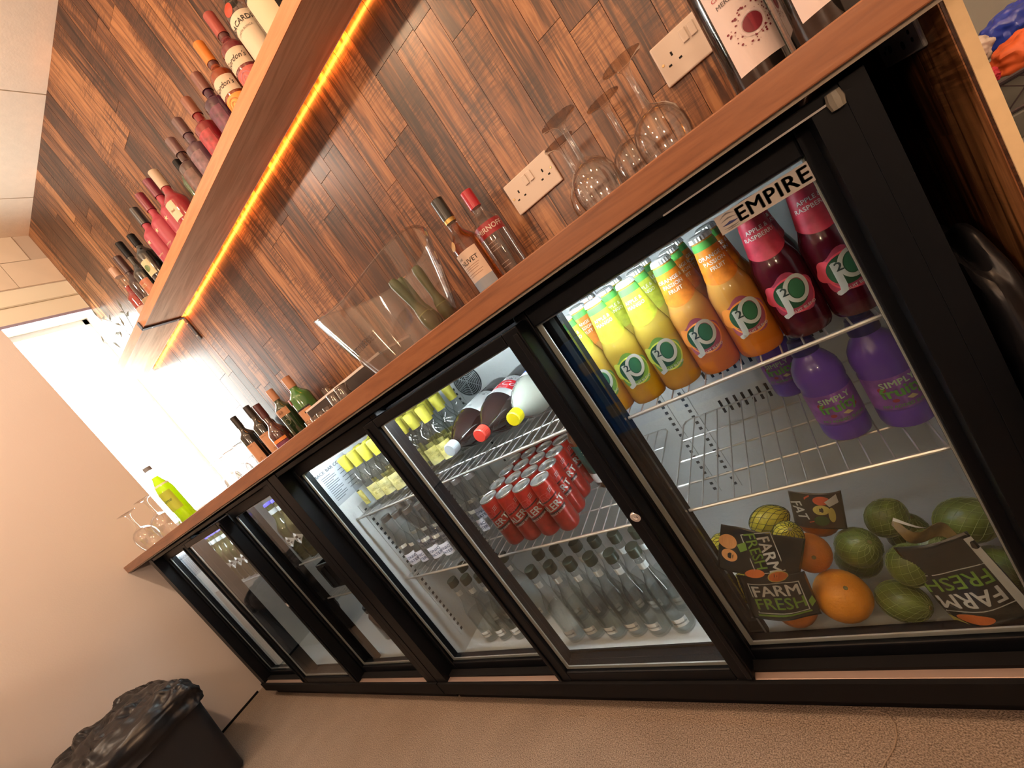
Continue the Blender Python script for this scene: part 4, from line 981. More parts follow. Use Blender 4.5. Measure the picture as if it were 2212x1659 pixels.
bottle('whisky_bottle', 'amber whisky bottle with cream and blue label, left of the red capped bottle', (.690, .400, WT), sp, None, .10)
sp = dict(shape=(.250, .0365, .165, .205, .0135), body=clear_b, cap=(.215, .262, .0160, P('cap_crimson', (.42, .012, .03), .35, coat=.4)),
          labels=[(.135, .168, .13, P('label_crimson', (.30, .02, .03), .45))],
          prints=[('label_name', [mv(T_('SMIRNOFF', .0185, .03), .010, .151)], P('print_silver', (.72, .66, .6), .4)), ('label_lines', [poly_uv([(-.012, z), (.012, z), (.012, z + .001), (-.012, z + .001)]) for z in (.118, .108, .098, .06, .05)], P('print_faint', (.5, .42, .38), .5)),
                  ('number_box', [frame_uv(.004, .022, .020, .034, .001)], P('print_redbox', (.5, .12, .1), .5)), ('number', [mv(T_('21', .011, .01), .013, .027)], P('print_redbox', (.5, .12, .1), .5))])
bottle('vodka_bottle', 'clear vodka bottle with crimson cap and band beside the amber whisky', (.735, .470, WT), sp, None, .05)
# ice bucket
bk = thing('ice_bucket', 'large clear acrylic ice bucket with flared rim left of the whisky bottle', 'bucket', (.492, .255, WT))
def shell(k, z0, name, mat):
    mb = MB(); v = []; n = 48; m = 14
    for j in range(m + 1):
        t = j / m; s_ = t ** .85
        for i in range(n):
            a = 2 * PI * i / n; ax = .138 + (.195 - .138) * s_; ay = .088 + (.118 - .088) * s_
            sq_ = (abs(math.cos(a)) ** 2.6 + abs(math.sin(a)) ** 2.6) ** (-1 / 2.6)
            wav = 1 + .10 * t * math.cos(2 * a)
            v.append(((ax - k) * sq_ * math.cos(a), (ay - k) * sq_ * math.sin(a), z0 + (.205 - z0) * t * wav))
    f = [(j * n + i, j * n + (i + 1) % n, (j + 1) * n + (i + 1) % n, (j + 1) * n + i) for j in range(m) for i in range(n)] + [tuple(range(n))[::-1]]
    mb.add(v, f).obj(name, mat, bk)
    return v[-n:]
r1 = shell(0, .001, 'outer_shell', acry_m); r2 = shell(.004, .014, 'inner_shell', acry_m)
MB().tube([tuple((Vector(a) + Vector(b)) / 2) for a, b in zip(r1, r2)], .0026, 6, True).obj('rim', acry_m, bk)
flatobj('bucket_lettering', [mv(T_('NYETIMBER', .021, .012, space=1.15), 0, 0)], Matrix.Translation((-.062, -.1045, .082)) @ Matrix.Rotation(-.28, 4, 'Z') @ Matrix.Rotation(.14, 4, 'X'), P('ink_frost', (.06, .05, .05), .6), bk)
opm = P('green_handle', (.055, .095, .035), .35, coat=.3)
for i, (x, y, rx, ry) in enumerate([(.552, .300, .03, -.10), (.584, .318, .0, -.02), (.572, .262, -.05, -.16)]):
    t = thing('bottle_stopper', 'green handled bar stopper standing in the clear ice bucket, %s' % ['left', 'right', 'front'][i], 'stopper', (x, y, WT + .018), .3 * i, 'green handled stoppers'); t.rotation_euler = (rx, ry, .3 * i)
    MB().lathe([(0, 0), (.014, .001), (.019, .014), (.0195, .034), (.0155, .056), (.0115, .070), (.0105, .085), (.0125, .125), (.0130, .145), (.010, .156), (0, .160)], 20).obj('handle', opm, t)
    MB().lathe([(.0165, .044), (.0175, .047), (.0165, .050)], 20).obj('handle_ring', P('green_light', (.14, .20, .08), .35), t)
# black bar tray with pale rim
tr = thing('bar_tray', 'long black bar tray box with white rim behind the small glasses', 'tray', (.085, .375, WT))
MB().box(-.235, .235, -.070, .070, .002, .068).obj('tray_body', P('tray_black', (.018, .014, .014), .35, coat=.2), tr, smooth=0, bevel=.003)
MB().box(-.237, .237, -.0725, -.066, .064, .071).box(-.237, .237, .066, .0725, .064, .071).box(-.237, -.231, -.0725, .0725, .064, .071).box(.231, .237, -.0725, .0725, .064, .071).obj('tray_rim', P('rim_white', (.8, .78, .76), .4), tr, smooth=0)
shot = GL('shot_glass', (.96, .93, .90), edge=(.60, .50, .44), refl=2.2)
def shotg(x, y, h, r, label):
    t = thing('shot_glass', label, 'glass', (x, y, WT), 0, 'small upturned shot glasses')
    MB().lathe([(r, 0), (r * .94, h * .5), (r * .88, h - .002), (r * .84, h), (0, h)], 20).obj('outer_surface', shot, t)
    MB().lathe([(r, 0), (r * .90, .001), (r * .84, h * .5), (r * .76, h - .008), (0, h - .008)], 20).obj('inner_surface', shot, t)
for i, (x, y, h, r) in enumerate([(.112, .245, .056, .022), (.165, .242, .058, .022), (.052, .245, .034, .017), (.008, .246, .034, .017), (-.036, .248, .034, .017), (-.080, .250, .034, .017)]):
    shotg(x, y, h, r, 'small upturned shot glass before the black tray, %s from the right' % ['second', 'first', 'third', 'fourth', 'fifth', 'sixth'][i])
shotg(-.250, .500, .120, .026, 'taller slim glass behind the left end of the black tray')
# dark wines, liqueur and green gin bottles
def wine(label, x, y, h, r=.036):
    return bottle('wine_bottle', label, (x, y, WT), dict(shape=(h, r, h * .62, h * .76, .0135), body=dark_wine, cap=(h * .80, h + .003, .0150, P('foil_black', (.02, .018, .018), .4)), labels=[(.030, .135, .060, paper_o)],
            prints=[('label_name', [mv(T_('reserva', .0085, .0), 0, .125)], P('ink_brown2', (.22, .10, .05), .6)), ('label_sign', [mv(T_('ZL', .014, .0, shear=.4), .008, .05)], P('ink_brown2', (.22, .10, .05), .6))]), 'dark wine bottles', .45)
wine('dark wine bottle with tan label, leftmost of the three in the window light', -.930, .480, .285)
wine('dark wine bottle half hidden between the two tan labelled bottles', -.862, .552, .275)
wine('dark wine bottle with tan label, just left of the small liqueur bottle', -.805, .495, .282)
bottle('liqueur_bottle', 'small dark rum liqueur bottle with orange strip label beside the wines', (-.560, .405, WT), dict(shape=(.225, .038, .085, .140, .0135), body=P('rum_glass', (.05, .012, .012), .1, coat=1), cap=(.165, .232, .0155, P('cap_maroon', (.07, .015, .02), .35)),
       labels=[(.050, .064, .075, P('strip_orange', (.75, .28, .08), .5)), (.010, .048, .075, P('label_plum', (.15, .03, .08), .5), .0005, 0, 'lower_label')], prints=[('label_wording', [mv(T_('SUPER', .012, .02), 0, .026)], P('ink_rose', (.6, .4, .45), .5))]), None, .5)
grn = GL('green_glass', (.16, .62, .20), edge=(.02, .20, .04), refl=1.5)
bottle('green_spirit_bottle', 'green glass spirit bottle with tan cap and label, left of the merlot', (-.585, .505, WT), dict(shape=(.262, .036, .165, .205, .0145), body=P('green_dark_glass', (.022, .045, .018), .08, coat=1), cap=(.212, .266, .0160, P('cap_tan', (.48, .26, .16), .5)), labels=[(.135, .168, .075, paper_o)],
       prints=[('label_name', [mv(T_('J&B', .017, .01, shear=.2), 0, .152)], P('ink_brown2', (.22, .10, .05))), ('label_circle', [ring_uv(.004, .105, .012, .013, .001)], P('line_pale', (.3, .3, .2), .5))]), None, .4)
bottle('wine_bottle', 'dark merlot bottle with red foil between the two green bottles', (-.510, .545, WT), dict(shape=(.252, .036, .160, .200, .0135), body=dark_wine, cap=(.205, .256, .0152, P('foil_wine', (.16, .05, .05), .4)), labels=[(.035, .060, .07, paper_o)], prints=[('label_name', [mv(T_('MERLOT', .010, .02), .004, .105)], P('ink_rose', (.6, .4, .45), .5))]), None, .4)
t = bottle('gin_bottle', 'bulbous bright green gin bottle with tan cap and red seal', (-.385, .475, WT), dict(shape=(.215, .044, .150, .195, .0165), body=P('green_gin_glass', (.035, .16, .03), .06, coat=1), cap=(.198, .248, .0180, P('cap_tan', (.48, .26, .16), .5)), labels=[(.020, .105, .070, paper_o, .0006, .004), (.100, .107, .072, ink_k, .0009, .004, 'black_line')]), None, .35)
MB().lathe([(0, -.003), (.012, -.002), (.015, .0), (.013, .003), (0, .004)], 20).obj('wax_seal', P('seal_red', (.35, .05, .05), .4), t).matrix_local = Matrix.Translation((-.030, -.030, .150)) @ Matrix.Rotation(-PI / 4, 4, 'Z') @ Matrix.Rotation(PI / 2, 4, 'X')
# squash bottle in the window light
sy = P('squash_lime', (.62, .80, .01), .12, coat=1); nt_ = sy.node_tree; b_ = nt_.nodes['Principled BSDF']; tl_ = nt_.nodes.new('ShaderNodeBsdfTranslucent'); tl_.inputs[0].default_value = (.75, .92, .01, 1); mx_ = nt_.nodes.new('ShaderNodeMixShader'); mx_.inputs[0].default_value = .65
nt_.links.new(b_.outputs[0], mx_.inputs[1]); nt_.links.new(tl_.outputs[0], mx_.inputs[2]); nt_.links.new(mx_.outputs[0], nt_.nodes['Material Output'].inputs[0])
bottle('squash_bottle', 'tall fluorescent lime squash bottle by the window behind the balloon glasses', (-1.225, .185, WT), dict(shape=(.300, .035, .175, .270, .0135), body=glassb_m, fill=(.255, sy), cap=(.292, .312, .0165, P('cap_slate', (.25, .27, .30), .5)), labels=[(.205, .214, 7, P('label_clear', (.9, .9, .7), .4)), (.075, .175, .08, P('label_lime', (.50, .62, .06), .45), .0006)],
       prints=[('label_name', [mv(T_('Lime', .022, .02, shear=.2), 0, .13)], P('ink_green2', (.08, .2, .03), .5))]), None, .5)

# ================================================================== ON THE WALL SHELF
SZ = 1.7655
def sb_(name, label, x, sp, y=.505, rz=.2): return bottle(name, label, (x, y, SZ), sp, 'spirit bottles on the wall shelf', rz, n=22)
plum = plain('plum_glass', (.07, .016, .05)); 
foilw = P('foil_white', (.70, .62, .52), .5)
sb_('liqueur_bottle', 'black round liqueur bottle with cream oval label at the near end of the shelf', .546, dict(shape=(.250, .052, .120, .190, .017), body=plain('black_glass', (.010, .010, .011)), cap=(.195, .262, .019, black_m), labels=[(.030, .115, .075, P('label_ivory', (.72, .58, .40), .6))]))
sb_('rum_bottle', 'clear white rum bottle with cream label and red disc on the shelf', .452, dict(shape=(.285, .039, .165, .215, .0145), body=clear_b, cap=(.232, .295, .0165, foilw), labels=[(.020, .150, .095, P('label_rum', (.70, .60, .46), .6)), (.205, .226, .09, P('neck_dark', (.05, .05, .04), .4), .0006, 0, 'neck_ring')],
    prints=[('label_disc', [disc_uv(-.004, .168, .016, .017)], P('rum_red', (.48, .05, .02), .5)), ('label_name', [mv(T_('BACARDI', .019, .02), .004, .128, .0)], ink_k), ('label_wording', [mv(T_('CARTA BLANCA', .0075, .01), .004, .108)], P('ink_grey2', (.2, .17, .13), .5))]))
def gordons(x, col, cap, label, prints):
    return sb_('flavoured_gin_bottle', label, x, dict(shape=(.225, .0375, .140, .178, .0150), body=plain('gin_' + label[:4], col), cap=(.190, .252, .0170, P('cap_' + label[:4], cap, .4)), labels=[(.080, .128, .095, P('label_gin', (.68, .55, .42), .6)), (.178, .192, .09, P('neck_maroon', (.08, .02, .02), .4), .0006, 0, 'neck_ring'), (.025, .072, .080, P('lower_' + label[:4], tuple(min(1, c * 1.6 + .02) for c in cap), .5), .0005, 0, 'lower_label')],
        prints=[('label_name', [mv(T_("Gordon's", .020, .008, shear=.35), 0, .104)], ink_k), ('label_arch', [ring_uv(0, .045, .022, .020, .003), ring_uv(0, .040, .010, .015, .002)], P('arch_' + label[:4], prints, .5))]), rz=.25)
gordons(.362, (.20, .022, .030), (.30, .055, .045), 'pink gin bottle with cream script label, next to the white rum', (.42, .16, .20))
gordons(.268, (.30, .05, .008), (.62, .20, .03), 'orange gin bottle with orange cap and cream script label', (.45, .16, .03))
def jj(x, h, col, capc, label, band):
    return sb_('flavoured_vodka_bottle', label, x, dict(shape=(h - .005, .040, .120, .148, .0150), body=plain('jj_' + label[:5], col), cap=(h - .055, h, .0175, P('jc_' + label[:5], capc, .35, coat=.4)), labels=[(.030, .100, .06, P('jl_' + label[:5], band, .5, var=.5, vscale=70))]), y=.500)
jj(.190, .222, (.055, .010, .040), (.16, .06, .05), 'deep purple bottle with rounded brown cap, nearest of the short bottles', (.10, .02, .05))
jj(.092, .225, (.26, .012, .018), (.22, .08, .05), 'ruby red bottle with rounded cap between the two purple bottles', (.30, .02, .03))
jj(.000, .230, (.11, .055, .085), (.10, .05, .055), 'greyish lavender bottle with rounded cap, third of the short bottles', (.15, .08, .10))
jj(-.086, .228, (.07, .030, .030), (.12, .06, .065), 'smoky brown bottle with rounded grey cap, fourth of the short bottles', (.12, .06, .05))
sb_('green_bottle', 'slim green glass bottle with black cap peeping over the shelf', -.155, dict(shape=(.200, .030, .110, .165, .0125), body=plain('slim_green', (.035, .10, .025)), cap=(.155, .202, .0142, black_m)), y=.52)
sb_('pink_gin_bottle', 'pink gin bottle with cream foil neck and oval label', -.262, dict(shape=(.235, .042, .110, .165, .0160), body=plain('pink_gin', (.42, .03, .05)), cap=(.175, .243, .0180, P('cream_foil', (.50, .40, .30), .5)), labels=[(.045, .110, .042, P('oval_label', (.68, .55, .38), .6))], prints=[('label_name', [mv(T_('Pink', .012, .01, shear=.3), 0, .078)], P('ink_brown2', (.22, .10, .05)))]), y=.495)
starm = P('star_gold', (.80, .60, .35), .4)
def star(cx, cz, r): return poly_uv([(cx + (r if i % 2 == 0 else r * .4) * math.sin(PI * i / 5), cz + (r if i % 2 == 0 else r * .4) * math.cos(PI * i / 5)) for i in range(10)])
for x, y, h, cc, l in ((-.352, .515, .275, (.14, .008, .035), 'red bottle with magenta wax cap, beside the pink gin'), (-.425, .500, .270, (.16, .006, .025), 'red star bottle with crimson cap, middle of the three red bottles'), (-.500, .490, .262, (.010, .012, .018), 'red bottle with black cap, leftmost of the three red bottles')):
    sb_('berry_vodka_bottle', l, x, dict(shape=(h - .02, .037, .140, .180, .0140), body=plain('berry_red', (.17, .006, .014)), cap=(h - .070, h, .0170, P('wax_%d' % int(x * -1000), cc, .35, coat=.4)), prints=[('label_star', [star(-.004, .115, .011)], starm), ('label_wording', [mv(T_('berry', .012, .02, shear=.2), .002, .055)], P('star_pale', (.6, .45, .3), .4))]), y=y)
blk = plain('bottle_black_glass', (.010, .011, .012))
sb_('wine_bottle', 'dark green bottle with white gleam behind the black one, beside the red bottles', -.575, dict(shape=(.215, .036, .110, .160, .0135), body=blk, cap=(.165, .218, .0150, black_m)), y=.530)
sb_('herbal_bottle', 'black bottle with diamond cream label, right of the tall black bottle', -.655, dict(shape=(.245, .037, .150, .195, .0135), body=blk, cap=(.198, .250, .0152, black_m), labels=[(.060, .125, .050, P('label_herbal', (.58, .50, .30), .6))], prints=[('label_emblem', [disc_uv(0, .092, .014, .014)], P('emblem_green', (.10, .16, .05), .5))]), y=.500)
sb_('cream_liqueur_bottle', 'tall black bottle with copper label, second from the window end group', -.765, dict(shape=(.285, .037, .130, .180, .0135), body=blk, cap=(.215, .288, .0150, black_m), labels=[(.030, .100, .070, P('label_copper', (.38, .12, .05), .5))], prints=[('label_name', [mv(T_('VES', .020, .02), 0, .075)], P('gold_ink', (.5, .36, .18), .4))]), y=.500)
sb_('spirit_bottle', 'dark bottle with red tinged neck, second from the window', -.851, dict(shape=(.270, .036, .130, .190, .0145), body=plain('dark_red_glass', (.035, .008, .010)), cap=(.195, .275, .0165, P('cap_dark_red', (.035, .012, .014), .4)), labels=[(.020, .060, .06, P('label_brown', (.30, .2, .1), .5))]), y=.500)
sb_('bitter_bottle', 'red bottle with pale copper cap nearest the window end of the shelf', -.925, dict(shape=(.262, .034, .110, .150, .0150), body=clear_b, fill=(.170, P('bitter_red', (.30, .012, .010), .08, coat=1)), cap=(.222, .266, .0170, P('cap_copper', (.45, .28, .2), .4)), labels=[(.010, .060, .070, P('label_pinkish', (.62, .40, .35), .5))]), y=.490)

# leafy twig on the shelf end, against the window glare
leaf_m = P('leaf_grey', (.16, .17, .14), .7)
tw = thing('leafy_twig', 'thin dark twig with pointed leaves standing on the window end of the shelf', 'plant', (-1.20, .500, SZ))
MB().tube([(0, 0, 0), (.03, 0, .06), (.06, 0, .12), (.08, 0, .165)], .0013, 5).tube([(0, 0, 0), (-.04, 0, .09), (-.10, 0, .135), (-.17, 0, .150), (-.26, 0, .150), (-.32, 0, .19)], .0013, 5).tube([(-.02, 0, .05), (-.05, 0, .15), (-.10, 0, .20), (-.18, 0, .27)], .0010, 5).obj('twig', leaf_m, tw)
for x, z, a, s_ in ((.08, .165, .3, 1), (.06, .13, 1.5, 1), (.07, .15, -1., .8), (-.18, .27, .2, 1), (-.16, .24, 1.6, .9), (-.02, .12, .5, 1), (-.04, .14, -.9, 1), (-.16, .15, 1.9, 1.3), (-.24, .15, 2.6, 1.5), (-.32, .19, .8, .8), (-.10, .20, 1.2, .8), (-.09, .135, -2.2, .8)):
    m = MB(); L_ = .052 * s_; v = [(0, 0, 0), (.16 * L_, .002, .35 * L_), (.0, 0, L_), (-.16 * L_, .002, .35 * L_), (0, -.003, .4 * L_)]
    m.add(v, [(0, 1, 4), (1, 2, 4), (2, 3, 4), (3, 0, 4)]); o = m.obj('leaf', leaf_m, tw, smooth=0); o.location = (x, 0, z); o.rotation_euler = (0, a, 0)
    so = o.modifiers.new('thick', 'SOLIDIFY'); so.thickness = .0008

# ================================================================== IN THE FAR FRIDGE
def beer_proto():
    t = thing('beer_bottle', '', 'bottle'); sh = (.240, .031, .130, .185, .0130); p = prof(*sh); R = rfun(p)
    MB().lathe(p, 20).obj('glass_body', P('beer_glass', (.06, .065, .022), .1, coat=1), t)
    MB().lathe([(.0155, .232), (.0150, .241), (.012, .2435), (0, .2435)], 20).obj('crown_cap', P('cap_violet', (.10, .09, .60), .4), t)
    MB().lathe([(R(.20) + .0006, .196), (R(.22) + .0006, .214)], 20).obj('neck_label', P('neck_whitish', (.55, .6, .62), .5), t)
    wrapped('diamond_label', [poly_uv([(-.024, .085), (0, .108), (.024, .085), (0, .062)])], R, P('label_diamond', (.70, .72, .74), .5), t, .0006)
    wrapped('label_mark', [disc_uv(.001, .090, .006, .005), disc_uv(-.006, .080, .004, .002), disc_uv(.007, .080, .004, .002)], R, P('mark_dark', (.08, .06, .06), .5), t, .0010)
    return register(t)
bp_ = beer_proto()
spb = [(-1.354 + .94 + .066 * i, .135 + .07 * j, .5635, .3, 'violet capped beer bottle, far fridge right side, row %s, %s from left' % (['one', 'two', 'three'][j], ordn[i])) for j in range(3) for i in range(5)]
spb += [(-1.354 + .255 + .068 * i, .135 + .07 * j, .5785, .3, 'violet capped beer bottle, far fridge middle door, row %s, %s from left' % (['one', 'two'][j], ordn[i])) for j in range(2) for i in range(5)]
put(bp_, spb, 'violet capped beer bottles')
cr = thing('black_crate', 'black plastic crate low in the far fridge behind its right door', 'crate', (-.30, .24, .4035))
m = MB().box(-.14, .14, -.11, .11, 0, .012).box(-.14, .14, -.11, -.10, 0, .11).box(-.14, .14, .10, .11, 0, .11).box(-.14, -.13, -.11, .11, 0, .11).box(.13, .14, -.11, .11, 0, .11); m.obj('crate_shell', P('crate_black', (.012, .012, .014), .3, coat=.5), cr, smooth=0, bevel=.004)
for k in range(7): MB().box(-.13 + .04 * k, -.118 + .04 * k, -.114, -.110, .01, .10).obj('crate_rib', P('crate_black', (.01, .01, .01)), cr, smooth=0)
def lump(name, label, cat, loc, dims, mat, seed=1, noise=.22, group=None, n=(30, 20), sharp=2.2):
    rd = random.Random(seed); K = [(Vector((rd.gauss(0, 1), rd.gauss(0, 1), rd.gauss(0, 1))).normalized(), rd.uniform(2.5, 7), rd.uniform(0, 6)) for _ in range(9)]
    v = []; f = []
    for j in range(n[1] + 1):
        t = PI * j / n[1]
        for i in range(n[0]):
            p = 2 * PI * i / n[0]; d = Vector((math.sin(t) * math.cos(p), math.sin(t) * math.sin(p), math.cos(t)))
            k = (abs(d.x) ** sharp + abs(d.y) ** sharp + abs(d.z) ** sharp) ** (-1 / sharp)
            k *= 1 + noise * sum(abs(math.sin(d.dot(q) * w + h)) - .5 for q, w, h in K) / 4
            v.append((d.x * k * dims[0], d.y * k * dims[1], d.z * k * dims[2]))
    f = [(j * n[0] + i, (j + 1) * n[0] + i, (j + 1) * n[0] + (i + 1) % n[0], j * n[0] + (i + 1) % n[0]) for j in range(n[1]) for i in range(n[0])]
    o = MB().add(v, f).obj(name, mat, None, smooth=40); o.location = loc; crumple(o, min(dims) * .35, min(max(dims) * .35, .055), 1)
    return tag(o, label, cat, group)
lump('black_bag', 'knotted black plastic bag on the floor of the far fridge, middle door', 'bag', (-.93, .23, FZ + .13), (.060, .065, .095), bag_m, 4)
jb = P('jar_dark', (.03, .02, .02), .08, coat=1)
for i in range(2):
    bottle('sauce_jar', 'dark glass jar on the far fridge floor, %s from the left' % ordn[i], (-.44 + .10 * i, .20, FZ + .001), dict(shape=(.150, .042, .110, .128, .034), body=jb, cap=(.135, .160, .037, P('jar_lid', (.02, .02, .02), .3, .5))), 'dark jars in the far fridge', n=20)
bx = thing('card_box', 'beige cardboard box on the far fridge floor by its right side', 'box', (-.135, .23, FZ + .001))
MB().box(-.075, .075, -.12, .10, 0, .16).obj('carton', P('card', (.42, .38, .30), .8), bx, smooth=0, bevel=.002)
MB().box(-.073, .0, -.119, .098, .1605, .1625).obj('carton_flap', P('card', (.42, .38, .30)), bx, smooth=0, bevel=.0005)
wr = MB().box(-.035, .035, -.0006, .0006, -.05, .05).obj('paper_tag', P('tag_paper', (.55, .58, .58), .7), None, smooth=0); wr.location = (-.72, .16, FZ + .052); wr.rotation_euler = (.1, .0, .2)
tag(wr, 'pale paper tag standing beside the black bag in the far fridge', 'tag')

# ================================================================== BINS AND BAGS
def bin_():
    t = thing('waste_bin', 'tall black plastic waste bin with bag liner by the left wall', 'bin', (-1.31, -.40, 0))
    def ring(hx, hy, z, rad=.03, n=9, cx=0, cy_=0):
        o = []
        for sx, sy, a0 in ((1, 1, 0), (-1, 1, PI / 2), (-1, -1, PI), (1, -1, 1.5 * PI)):
            for k in range(n + 1):
                a = a0 + PI / 2 * k / n; o.append((cx + sx * (hx - rad) + rad * math.cos(a), cy_ + sy * (hy - rad) + rad * math.sin(a), z))
        return o
    def loft(rs, close0=True, close1=False):
        n = len(rs[0]); v = [p for r in rs for p in r]; f = [(j * n + i, j * n + (i + 1) % n, (j + 1) * n + (i + 1) % n, (j + 1) * n + i) for j in range(len(rs) - 1) for i in range(n)]
        if close0: f.append(tuple(range(n))[::-1])
        if close1: f.append(tuple((len(rs) - 1) * n + i for i in range(n)))
        return MB().add(v, f)
    loft([ring(.215, .130, .001, .05), ring(.235, .150, .012, .05), ring(.262, .172, .30, .04), ring(.275, .182, .385, .04)]).obj('bin_body', bin_m, t)
    rd = random.Random(3); K = [(rd.uniform(8, 26), rd.uniform(8, 26), rd.uniform(0, 6)) for _ in range(7)]
    def wob(p, amt):
        s_ = sum(1 - 2 * abs(math.sin(.9 * a * p[0] + .9 * b * p[1] + 17 * p[2] * (k % 3) + c)) for k, (a, b, c) in enumerate(K)) / 3.2
        return s_ * amt
    rs = []
    for hx, hy, z, am in ((.284, .190, .335, .010), (.287, .193, .365, .006), (.288, .194, .400, .005), (.284, .190, .415, .006), (.270, .178, .432, .010), (.250, .160, .448, .016), (.215, .138, .465, .022), (.175, .112, .476, .024), (.13, .085, .484, .024), (.085, .055, .487, .022), (.04, .03, .486, .02)):
        r = ring(hx, hy, z, min(.04, hy * .5)); rs.append([(x * (1 + wob((x, y, z), am * 1.2)), y * (1 + wob((y, x, z), am)), z + wob((x, y, z + 1), am * 1.1)) for x, y, z in r])
    o = loft(rs, False, True).obj('bag_liner', bag_m, t, smooth=60); crumple(o, .034, .055, 3)
    return t
bin_()
lump('refuse_bag', 'second grey-black refuse bag at the far left by the wall', 'bag', (-1.44, -.83, .36), (.12, .17, .355), P('bag_grey', (.06, .065, .085), .35, bump=.3, bscale=20), 7, .2)
g = lump('bin_liner', 'crumpled black bin liner stuffed between the fridge and the end panel', 'bag', (1.3765, .14, .330), (.0185, .135, .315), bag_m, 11, .10, n=(40, 36), sharp=6)
g2 = lump('bin_liner', 'lower black bin liner with crinkled top standing in the same gap', 'bag', (1.374, -.055, .27), (.022, .030, .262), bag_m, 12, .14, n=(30, 30), sharp=5)

# ================================================================== STORE SHELF RIGHT OF THE PANEL
st = thing('store_rack', 'grey metal rack shelf with basket seen right of the end panel', 'rack', (1.66, .54, 0))
gm = P('rack_grey', (.11, .12, .115), .45, .3)
MB().box(-.17, .30, -.20, .20, .665, .7005).obj('rack_shelf', gm, st, smooth=0, bevel=.003)
MB().box(-.17, .30, -.20, .20, .25, .275).obj('rack_shelf', gm, st, smooth=0, bevel=.003)
for x in (-.165, .295):
    for y in (-.195, .195): MB().box(x - .015, x + .015, y - .015, y + .015, 0, 1.6).obj('rack_post', gm, st, smooth=0)
bs = thing('mesh_basket', 'dark wire mesh basket of crumpled bags on the grey rack', 'basket', (1.69, .50, .7005))
mb = MB(); x0, x1, y0, y1, h = -.155, .20, -.155, .12, .046
mb.tube([(x0, y0, h), (x1, y0, h), (x1, y1, h), (x0, y1, h)], .003, 6, True); mb.tube([(x0, y0, .003), (x1, y0, .003), (x1, y1, .003), (x0, y1, .003)], .0025, 6, True)
for k in range(21):
    a = x0 + (x1 - x0) * k / 20
    for s_ in (1, -1):
        b = a + s_ * .05
        if x0 <= b <= x1: mb.tube([(a, y0, .003), (b, y0, h)], .0009, 4)
for k in range(19):
    a = y0 + (y1 - y0) * k / 18
    for s_ in (1, -1):
        b = a + s_ * .05
        if y0 <= b <= y1: mb.tube([(x0, a, .003), (x0, b, h)], .0009, 4)
mb.obj('wire_mesh', P('mesh_dark', (.05, .04, .05), .5, .4), bs, smooth=0)
ob_ = P('bag_orange', (.85, .17, .05), .45, bump=.4, bscale=14); wh_ = P('bag_white', (.75, .68, .62), .5, bump=.5, bscale=16)
lump('crumpled_bag', 'bright orange crumpled plastic bag in the mesh basket', 'bag', (1.600, .400, .762), (.036, .022, .022), ob_, 21, .3, 'crumpled bags in the mesh basket')
lump('crumpled_bag', 'white crumpled plastic bag on top of the mesh basket', 'bag', (1.563, .450, .793), (.021, .022, .018), wh_, 22, .35, 'crumpled bags in the mesh basket')
lump('crumpled_bag', 'small crimson crumpled bag low at the basket corner', 'bag', (1.548, .372, .758), (.007, .009, .009), P('bag_crimson', (.55, .03, .06), .4, bump=.3, bscale=20), 23, .3, 'crumpled bags in the mesh basket')
lump('crumpled_bag', 'pale pink netting bag bunched behind the white bag', 'bag', (1.575, .520, .785), (.018, .016, .020), P('bag_pink', (.45, .30, .28), .6, var=.5, vscale=60), 24, .3, 'crumpled bags in the mesh basket')
lump('crumpled_bag', 'shiny blue crumpled bag behind the orange and white bags', 'bag', (1.650, .520, .790), (.042, .022, .026), P('bag_blue', (.02, .05, .42), .3, coat=.5, bump=.3, bscale=20), 25, .3, 'crumpled bags in the mesh basket')

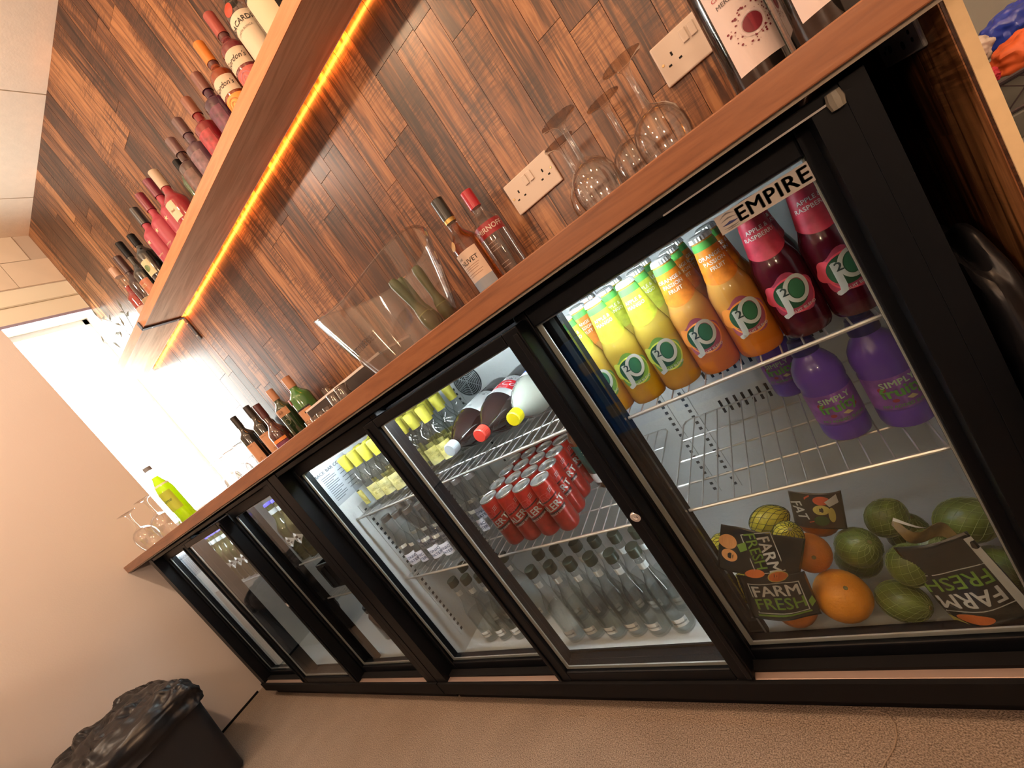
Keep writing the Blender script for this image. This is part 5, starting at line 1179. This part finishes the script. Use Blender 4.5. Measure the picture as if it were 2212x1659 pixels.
# ================================================================== ROOM BEHIND THE CAMERA (seen only in reflections)
bc = thing('bar_counter', 'front bar counter across the aisle from the fridges', 'counter', (0, -1.45, 0))
MB().box(-1.2, 2.4, -.30, -.27, 0, 1.05).obj('counter_front', P('bar_dark', (.05, .035, .03), .5), bc, smooth=0)
MB().box(-1.25, 2.45, -.34, .22, 1.05, 1.09).obj('counter_top', top_m, bc, smooth=0)
def crate(x, z, label):
    t = thing('blue_crate', label, 'crate', (x, -1.45, z), 0, 'blue bottle crates under the bar'); bl = P('crate_blue', (.03, .20, .75), .4)
    MB().box(-.20, .20, -.15, .15, 0, .02).box(-.20, .20, .14, .15, .02, .26).box(-.20, .20, -.15, -.14, .02, .26).box(-.20, -.19, -.15, .15, .02, .26).box(.19, .20, -.15, .15, .02, .26).obj('crate_shell', bl, t, smooth=0)
    MB().box(-.06, .06, .150, .152, .10, .17).obj('crate_label', P('crate_beige', (.55, .48, .36), .6), t, smooth=0)
crate(.35, .0, 'blue bottle crate under the bar, lower left'); crate(.35, .27, 'blue bottle crate under the bar, upper left'); crate(.80, .0, 'blue bottle crate under the bar, lower right'); crate(.80, .27, 'blue bottle crate under the bar, upper right')
for i, (x, y) in enumerate(LAMPS):
    t = thing('pendant_lamp', 'bare warm bulb on a short cord from the ceiling, %s' % ['front row, leftmost', 'front row, second from left', 'front row, third from left', 'front row, rightmost', 'back row, left', 'back row, right'][i], 'lamp', (x, y, 0), 0, 'pendant bulbs over the bar')
    MB().tube([(0, 0, ZC), (0, 0, LAMP_Z + .075)], .003, 6).obj('cord', blackm_m, t)
    MB().lathe([(0, LAMP_Z + .045), (.016, LAMP_Z + .045), (.016, LAMP_Z + .08), (0, LAMP_Z + .085)], 14).obj('bulb_holder', blackm_m, t)
    MB().lathe([(0, LAMP_Z - .040), (.028, LAMP_Z - .028), (.040, LAMP_Z), (.028, LAMP_Z + .028), (.014, LAMP_Z + .045)], 20).obj('bulb_glass', glass_m, t)

for i, x in enumerate((.2, 1.9)):  # unseen fixtures invented to carry the added fill lights
    t = thing('added_fill_lamp', 'added unseen fill lamp on the wall facing the fridges, %s' % ('left', 'right')[i], 'lamp', (x, YF, 1.62), 0, 'added fill lamps facing the fridges')
    MB().box(-.04, .04, .0, .02, -.06, .06).obj('back_plate', brk_m, t, smooth=0)
    MB().lathe([(.05, -.10), (.10, -.06), (.11, .0), (.10, .06), (.05, .10)], 20, (0, .13, 0)).obj('glass_shade', glass_m, t)
    MB().tube([(0, .02, -.03), (0, .06, -.10), (0, .13, -.10)], .006, 6).obj('arm', brk_m, t)
